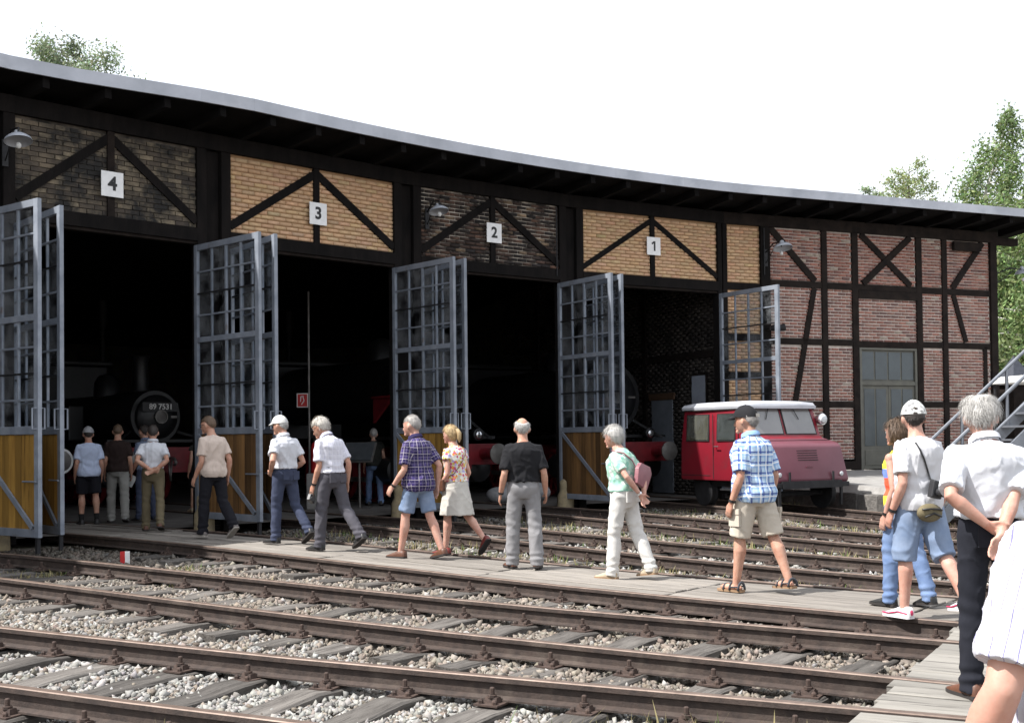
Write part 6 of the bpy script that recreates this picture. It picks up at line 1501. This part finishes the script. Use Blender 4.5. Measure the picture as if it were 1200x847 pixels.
PW['floral_woman'] = person('blonde person in floral top and cream skirt with red shoes', (-0.72, 14.95), WALK, 1.66, sex='f', fat=0.05, lean=3, legs=((7, 3, 0), (-14, 30, 48)), top=dict(mat=P_FLOR, hem=0.02, sleeve=0.35, ease=0.02), bottom=dict(kind='skirt', mat=T_CREAM, len=0.42, waist=0.12), shoes=RED, watch=[(-1, m_leather_k)], hair=('full', H_BLOND, 'pony'), seed=10, skin=SK3, armL=dict(to=(-0.20, 0.12, -0.08)), armR=dict(to=(0.19, 0.10, -0.06)), vox=0.0108)
PW['black_tee'] = person('balding person in black T-shirt and light grey trousers standing on the boardwalk', (0.12, 13.5), (-0.12, 0.99), 1.74, fat=0.06, legs=((3, 2, 0), (-5, 4, 4)), splay=4.5, top=dict(mat=W_BLK, hem=0.04, sleeve=0.85, ease=0.038), bottom=dict(kind='trousers', mat=T_GREY, waist=0.12, wide=1.15), shoes=BR, watch=[(-1, m_leather_k)], hair=('bald', H_WHITE), seed=11, armL=dict(to=(-0.26, 0.02, -0.10)), armR=dict(to=(0.26, 0.03, -0.09)), vox=0.0108, toe_out=16)
PW['mint_woman'] = person('white-haired person in mint top and white trousers, hands clasped behind', (1.17, 12.55), WALK, 1.66, sex='f', fat=0.08, lean=6, neck=14, legs=((8, 4, 0), (-13, 12, 8)), top=dict(mat=P_MINT, hem=0.03, sleeve=0.7, ease=0.03), bottom=dict(kind='trousers', mat=T_WHITE, wide=1.08, waist=0.12, pockets=True), shoes=BE, hair=('bob', H_WHITE), seed=12, skin=SK3, belt=T_WHITE, armL=dict(to=(-0.03, -0.24, 0.0), pole=(-1, -0.6, 0)), armR=dict(to=(0.05, -0.24, -0.03), pole=(1, -0.6, 0)), hands=(dict(dir=(0.7, -0.1, -0.7), palm=(0, -1, 0), thumb=(0, -0.3, 1), curl=0.5), dict(dir=(-0.5, -0.1, -0.8), palm=(0, -1, 0), thumb=(-0.5, 0, 0.4), curl=0.5)), vox=0.009, watch=[(-1, m_chrome)])
PW['blue_plaid'] = person('person in black cap, blue plaid shirt, khaki cargo shorts and sandals', (2.31, 11.4), (-0.55, 0.83), 1.82, fat=0.05, lean=2, legs=((8, 3, 0), (-16, 8, 4)), splay=5, top=dict(mat=P_BLUE, hem=-0.11, sleeve=0.85, ease=0.04, flare=0.04), bottom=dict(kind='shorts', mat=T_KHAKI, len=0.98, wide=1.12, cargo=True), shoes=SD, watch=[(-1, m_leather_k)], hair=('short', H_GREY), cap=('strap', C_BLK), seed=13, collar=True, armL=dict(to=(-0.25, 0.03, -0.11)), armR=dict(to=(0.25, 0.05, -0.10)), vox=0.0092, cvox=0.0115, head=(14, 0))
PW['tank_woman'] = person('person in yellow tank top with blue and red band and blue jeans', (3.39, 10.35), (-0.45, 0.89), 1.66, sex='f', legs=((6, 4, 0), (-8, 10, 8)), top=dict(mat=P_TANK, hem=-0.05, sleeve=0.0, ease=0.028), bottom=dict(kind='trousers', mat=T_DENIM2, wide=1.0, pockets=True), shoes=dict(kind='shoe', mat=m_leather_k), hair=('long', H_BROWN), seed=14, skin=SK3, watch=[(-1, m_leather_k)], armL=dict(to=(-0.21, 0.0, -0.11)), armR=dict(to=(0.20, 0.05, -0.10)), vox=0.0092, cvox=0.0115)
PW['camo_cap'] = person('person in camouflage cap, white T-shirt, cropped denims and pink-white sneakers', (3.30, 9.67), (-0.35, 0.94), 1.79, fat=0.04, legs=((4, 4, 0), (-18, 16, 6)), splay=4, top=dict(mat=W_TEEW, hem=-0.09, sleeve=0.75, ease=0.035), bottom=dict(kind='shorts', mat=T_DENIM, len=1.12, wide=1.16), shoes=SN, watch=[(-1, m_leather_k)], hair=('short', H_DARK), cap=('plain', C_CAMO), seed=15, armL=dict(to=(-0.24, 0.02, -0.10)), armR=dict(to=(0.24, 0.05, -0.10)), vox=0.0092, cvox=0.0115, head=(-30, 0), skin=SK3)
PW['white_back'] = person('grey-haired person in white shirt and charcoal trousers, hands held behind back', (2.685, 6.7), (-0.10, 1.0), 1.75, fat=0.04, neck=16, lean=2, legs=((2, 3, 0), (-3, 4, 0)), splay=3, sw=1.16, top=dict(mat=W_WHITE, hem=0.07, sleeve=0.86, ease=0.034, fold=0.003), bottom=dict(kind='trousers', mat=T_SUIT, waist=0.11, wide=1.0, pockets=True), shoes=BR, belt=m_leather_b, hair=('wavy', H_WHITE), seed=16, collar=True, skin=SK3, head=(-22, 6), vox=0.0072, cvox=0.0095,
    armL=dict(to=(-0.11, -0.185, 0.04), pole=(-1, -0.3, 0.15)), armR=dict(to=(-0.075, -0.245, -0.055), pole=(1, -0.5, 0.0)),
    hands=(dict(dir=(0.92, -0.05, -0.42), palm=(0, -1, 0.1), thumb=(0.2, -0.35, 1), curl=0.55), dict(dir=(-0.55, -0.08, -0.85), palm=(0.3, -1, 0.2), thumb=(-0.8, -0.3, 0.4), curl=0.42)))
PW['striped_near'] = person('person in white pinstriped short-sleeved shirt standing beside the plank crossing', (1.14, 2.30), (-0.15, 1.0), 1.62, fat=0.05, legs=((0, 2, 0), (0, 2, 0)), top=dict(mat=P_STR, hem=-0.09, sleeve=0.86, ease=0.042), bottom=dict(kind='trousers', mat=T_LGREY), shoes=BR, hair=('short', H_GREY), seed=17, collar=True, skin=SK3, vox=0.009, cvox=0.009, armL=dict(to=(-0.315, 0.04, -0.085), pole=(-0.3, -1, 0)), armR=dict(to=(0.28, 0.02, -0.06)), z=0.0)
PW['dark_jacket'] = person('grey-haired person in dark jacket and blue jeans beside the slanted board', (-3.0, 25.75), (-0.2, 0.95), 1.72, lean=6, legs=((14, 6, 0), (-8, 12, 10)), top=dict(mat=W_VEST, hem=-0.06, sleeve=0.35, ease=0.035), bottom=dict(kind='trousers', mat=T_DENIM2), shoes=LO, hair=('short', H_GREY), seed=18, vox=0.013, cvox=0.017, z=0.095)
for k in ('blue_tee', 'brown_tee', 'slate_polo', 'dark_vest'): PW[k]['obj'].location.z = 0.118 if k in ('blue_tee', 'brown_tee', 'slate_polo') else 0.095

# ------------------------------------------------------------------ carried things
def held(name, label, cat, mb, mat, smooth=True):
    o = mb.build(name, mat, None, smooth=smooth, angle=45); return tag(o, label, cat)
def hand_pt(k, sd, along=0.10): 
    S, E, W = PW[k]['arms'][sd]; return wpos(PW[k], W + (W - E).normalized() * along)
def back_pt(k, x, t, off, front=False):
    i = PW[k]; rx, ry, yo = i['trow'](t); e = 0.045 + off
    q = min(1, abs(x) / (rx + e)); y = (ry + e) * math.sqrt(max(0.05, 1 - q ** 2.4)); return wpos(i, i['T'](x, (yo + y) if front else (yo - y), t))
# leaflet
p = hand_pt('slate_polo', -1); b = MB(); b.box(p + Vector((0.02, -0.02, -0.06)), (0.15, 0.003, 0.21), Matrix.Rotation(0.5, 3, 'Y') @ Matrix.Rotation(0.3, 3, 'Z')); held('leaflet', 'white paper leaflet in the hand of the person in slate polo', 'leaflet', b, m_paintw, False)
# compact camera on wrist
p = hand_pt('camera_man', -1); a = Matrix.Rotation(0.7, 3, 'Z') @ Matrix.Rotation(0.5, 3, 'Y')
cam_t = thing('camera', 'black camera dangling from the hand of the person with bowed head', 'camera', p + Vector((0, -0.02, -0.075)), 0.5)
b = MB(); b.box((0, 0, 0), (0.13, 0.05, 0.085), a); b.build('camera_body', m_camera, cam_t, bevel=0.008)
b = MB(); b.lathe([(0.033, 0.0), (0.036, -0.05), (0.032, -0.06)], axis='y', n=16, c=(0, -0.02, 0)); b.build('lens', m_camera, cam_t, smooth=True, angle=40)
b = MB(); b.box((0, 0, 0.05), (0.05, 0.04, 0.03)); b.build('viewfinder', m_steel, cam_t, bevel=0.006)
b = MB(); b.tube([Vector((-0.05, 0, 0.03)), Vector((-0.02, 0, 0.09)), Vector((0.03, 0, 0.08)), Vector((0.055, 0, 0.02))], 0.005, 6); b.build('strap', m_leather_k, cam_t, smooth=True)
# mauve handbag on the back of the woman in mint
hb = thing('handbag', 'mauve leather shoulder bag hanging behind the person in mint top', 'handbag', wpos(PW['mint_woman'], PW['mint_woman']['T'](0.10, -0.20, 0.17)), PW['mint_woman']['obj'].rotation_euler.z + 0.15)
m_mauve = M('leather_mauve', (0.26, 0.105, 0.12), (0.20, 0.08, 0.095), scale=10, rough=0.5)
b = MB(); b.rings([[Vector((-0.17, y, -0.06)), Vector((0.06, y, -0.15)), Vector((0.19, y, 0.02)), Vector((0.15, y, 0.10)), Vector((-0.06, y, 0.15)), Vector((-0.13, y, 0.10))] for y in (-0.025, 0.025)]); b.build('bag_body', m_mauve, hb, bevel=0.015, smooth=True, angle=40)
inv = Matrix.Rotation(-hb.rotation_euler.z, 3, 'Z')
L_ = [back_pt('mint_woman', x, t, 0.0) for x, t in ((0.06, 0.27), (-0.02, 0.36), (-0.10, 0.43))] + [wpos(PW['mint_woman'], PW['mint_woman']['T'](-0.135, 0.0, 0.49))]
b = MB(); b.tube([Vector((-0.09, 0, 0.13))] + [inv @ (q - hb.location) for q in L_], 0.009, 6, flat=0.6); b.build('shoulder_strap', m_mauve, hb, smooth=True)
# cross-body bag strap of the blonde woman
sb = thing('crossbody_bag', 'small brown bag on a strap across the floral top', 'bag', wpos(PW['floral_woman'], PW['floral_woman']['T'](-0.18, 0.06, 0.0)), PW['floral_woman']['obj'].rotation_euler.z)
inv = Matrix.Rotation(-sb.rotation_euler.z, 3, 'Z')
b = MB(); b.box((-0.03, 0.03, -0.02), (0.06, 0.17, 0.15)); b.build('bag_body', m_leather_b, sb, bevel=0.015)
L_ = [back_pt('floral_woman', x, t, -0.008) for x, t in ((-0.13, 0.12), (-0.06, 0.22), (0.01, 0.31), (0.07, 0.39), (0.10, 0.44))]
b = MB(); b.tube([Vector((-0.03, 0.0, 0.05))] + [inv @ (q - sb.location) for q in L_], 0.009, 6, flat=0.6); b.build('strap', m_leather_b, sb, smooth=True)
# camera on a shoulder strap and belt bag of the person in the camouflage cap
ct = thing('camera', 'black camera hanging on a shoulder strap over the white T-shirt', 'camera', back_pt('camo_cap', 0.00, 0.08, 0.05), PW['camo_cap']['obj'].rotation_euler.z)
inv = Matrix.Rotation(-ct.rotation_euler.z, 3, 'Z')
b = MB(); b.box((0, 0, 0), (0.10, 0.06, 0.14), Matrix.Rotation(0.25, 3, 'Y')); b.build('camera_body', m_camera, ct, bevel=0.012)
b = MB(); b.lathe([(0.036, 0.0), (0.04, -0.07), (0.034, -0.08)], axis='y', n=16, c=(0.01, -0.02, -0.02)); b.build('lens', m_camera, ct, smooth=True, angle=40)
L_ = [back_pt('camo_cap', x, t, -0.004) for x, t in ((0.0, 0.16), (-0.03, 0.24), (-0.06, 0.32), (-0.09, 0.39), (-0.105, 0.44))]
b = MB(); b.tube([Vector((0, 0, 0.07))] + [inv @ (q - ct.location) for q in L_], 0.010, 6, flat=0.5); b.build('strap', m_leather_k, ct, smooth=True)
bt = thing('belt_bag', 'khaki and black belt bag below the white T-shirt hem', 'bag', back_pt('camo_cap', -0.05, -0.10, 0.03), PW['camo_cap']['obj'].rotation_euler.z)
b = MB(); b.ellipsoid((0, 0, 0), (0.12, 0.05, 0.075), n=18, m=10); b.build('pouch', M('nylon_khaki', (0.16, 0.13, 0.07), (0.10, 0.085, 0.05), scale=8), bt, smooth=True)
b = MB(); b.tube([(-0.10, -0.038, 0.03), (-0.03, -0.055, 0.035), (0.06, -0.052, 0.03), (0.10, -0.03, 0.02)], 0.008, 6); b.tube([(-0.08, -0.045, -0.03), (0.0, -0.056, 0.0), (0.08, -0.045, -0.03)], 0.008, 6); b.build('zip_trim', m_leather_k, bt, smooth=True)
# ================================================================== TREES
m_leaf = MV('leaf', rough=0.6, var=0.25, nscale=0.6, bstr=0)
def leafify(m):
    nt = m.node_tree; bs = nt.nodes['Principled BSDF']
    tr = nt.nodes.new('ShaderNodeBsdfTranslucent'); mx = nt.nodes.new('ShaderNodeMixShader'); mx.inputs[0].default_value = 0.35
    src = bs.inputs['Base Color'].links[0].from_socket; nt.links.new(src, tr.inputs[0])
    nt.links.new(bs.outputs[0], mx.inputs[1]); nt.links.new(tr.outputs[0], mx.inputs[2]); nt.links.new(mx.outputs[0], nt.nodes['Material Output'].inputs[0])
leafify(m_leaf); leafify(m_grass)
m_birch = M('birch_bark', (0.55, 0.53, 0.49), (0.16, 0.15, 0.14), scale=5, mapscale=(1, 1, 3), rough=0.9, lo=0.5, hi=0.62); m_bark = M('bark', (0.10, 0.08, 0.06), (0.05, 0.04, 0.03), scale=6, mapscale=(1, 1, 0.2), rough=0.95)
def tree(name, label, loc, height, crown_r, n_leaf, seed, col, leaf=0.13, crown_from=0.25, droop=0.0, trunk=m_bark, shape='round', nbr=46):
    g = np.random.default_rng(seed)
    t = thing(name, label, 'tree', loc, g.random() * 6)
    b = MB(); tp = [(g.normal() * 0.02 * height * k / 8, g.normal() * 0.02 * height * k / 8, height * 0.97 * k / 8) for k in range(9)]
    r0 = height * 0.014; b.tube(tp, [r0 * (1 - 0.93 * k / 8) for k in range(9)], 9)
    def trunk_at(f):
        k = min(7, int(f * 8)); q = f * 8 - k; return Vector(tp[k]).lerp(Vector(tp[k + 1]), q)
    cen = []; 
    for i in range(nbr):
        f = crown_from + (0.98 - crown_from) * (i + g.random()) / nbr; p = trunk_at(min(0.999, f))
        q = (f - crown_from) / (1 - crown_from)
        if shape == 'round': rad = crown_r * math.sqrt(max(0.06, 1 - (2 * q - 0.85) ** 2 / 1.35))
        else: rad = crown_r * (1 - 0.88 * q) * (0.55 + 0.45 * min(1, q * 6))
        rad *= g.uniform(0.55, 1.1); a = i * 2.4 + g.normal() * 0.4; up = g.uniform(0.1, 0.55) if shape == 'round' else g.uniform(-0.1, 0.3)
        pts = [p]; d = Vector((math.cos(a), math.sin(a), up)).normalized()
        for k in range(1, 5):
            d = (d + Vector((g.normal() * 0.12, g.normal() * 0.12, 0.06 - droop * 0.22 * k))).normalized(); pts.append(pts[-1] + d * rad / 4)
        b.tube(pts, [max(0.012, r0 * 0.35 * (1 - q * 0.7) * (1 - k / 4.6)) for k in range(5)], 5)
        for k in range(2, 5):
            for _ in range(3): cen.append((pts[k] + Vector(g.normal(size=3) * rad * 0.12), rad * 0.20 + 0.18))
        cen.append((pts[4], rad * 0.16 + 0.16))
    b.build('trunk', trunk, t, smooth=True)
    C_ = np.array([c[0][:] for c in cen]); Rr = np.array([c[1] for c in cen])
    w_ = Rr ** 1.5; k = g.choice(len(cen), n_leaf, p=w_ / w_.sum())
    off = g.normal(size=(n_leaf, 3)) * Rr[k][:, None] * np.array([0.46, 0.46, 0.36 + droop * 0.7])
    if droop: off[:, 2] -= np.abs(g.normal(size=n_leaf)) * Rr[k] * droop * 1.2
    P0 = C_[k] + off
    n1 = g.normal(size=(n_leaf, 3)); n1 /= np.linalg.norm(n1, axis=1)[:, None]; n2 = g.normal(size=(n_leaf, 3)); n2 -= n1 * (n1 * n2).sum(1)[:, None]; n2 /= np.linalg.norm(n2, axis=1)[:, None]
    L_ = leaf * g.uniform(0.6, 1.35, n_leaf)[:, None]
    Vv = np.stack([P0 - n1 * L_, P0 + n2 * L_ * 0.45, P0 + n1 * L_, P0 - n2 * L_ * 0.45], 1).reshape(-1, 3)
    Fs = (np.arange(n_leaf) * 4)[:, None] + np.arange(4)[None]
    clump = g.uniform(0.6, 1.35, len(cen))[k][:, None]
    c = np.array([col]) * clump * g.uniform(0.75, 1.25, (n_leaf, 1)) * (1 + g.normal(size=(n_leaf, 3)) * 0.08)
    me = np_mesh('crown', Vv, Fs, np.repeat(np.clip(c, 0.005, 0.6), 4, 0)); put('crown', me, m_leaf, t)
    return t
gz = -0.1
tree('birch_tree', 'tall birch with sparse drooping twigs rising behind the roof of stall four', (-17.9, 48.0, gz), 18.7, 2.3, 32000, 21, (0.22, 0.27, 0.16), leaf=0.075, droop=0.4, trunk=m_birch, shape='round', crown_from=0.55)
tree('birch_tree', 'tallest pale birch with drooping twigs beyond the shed corner', (19.5, 47.5, gz), 15.4, 4.3, 46000, 22, (0.18, 0.25, 0.10), leaf=0.078, droop=0.55, trunk=m_birch, shape='cone', crown_from=0.10, nbr=70)
tree('birch_tree', 'leafy birch standing close behind the shed corner lamp', (18.2, 41.5, gz), 10.5, 3.6, 34000, 26, (0.17, 0.235, 0.09), leaf=0.085, droop=0.5, trunk=m_birch, shape='round', crown_from=0.06)
tree('oak_tree', 'round-topped yellowish green tree above the shed roof', (20.4, 60.0, gz), 15.8, 2.0, 14000, 23, (0.26, 0.31, 0.14), leaf=0.08, crown_from=0.35)
tree('oak_tree', 'small green treetop just showing above the shed roof', (18.9, 62.0, gz), 15.2, 1.5, 12000, 24, (0.27, 0.34, 0.20), leaf=0.08, crown_from=0.4)
tree('birch_tree', 'dark green birch behind the steel staircase', (21.3, 45.0, gz), 12.0, 4.2, 24000, 25, (0.14, 0.19, 0.08), leaf=0.15, droop=0.4, trunk=m_birch, crown_from=0.05)
tree('shrub_tree', 'low bushy tree behind the rail trolley', (16.6, 38.5, gz), 4.2, 2.2, 12000, 27, (0.15, 0.20, 0.08), leaf=0.10, crown_from=0.04)
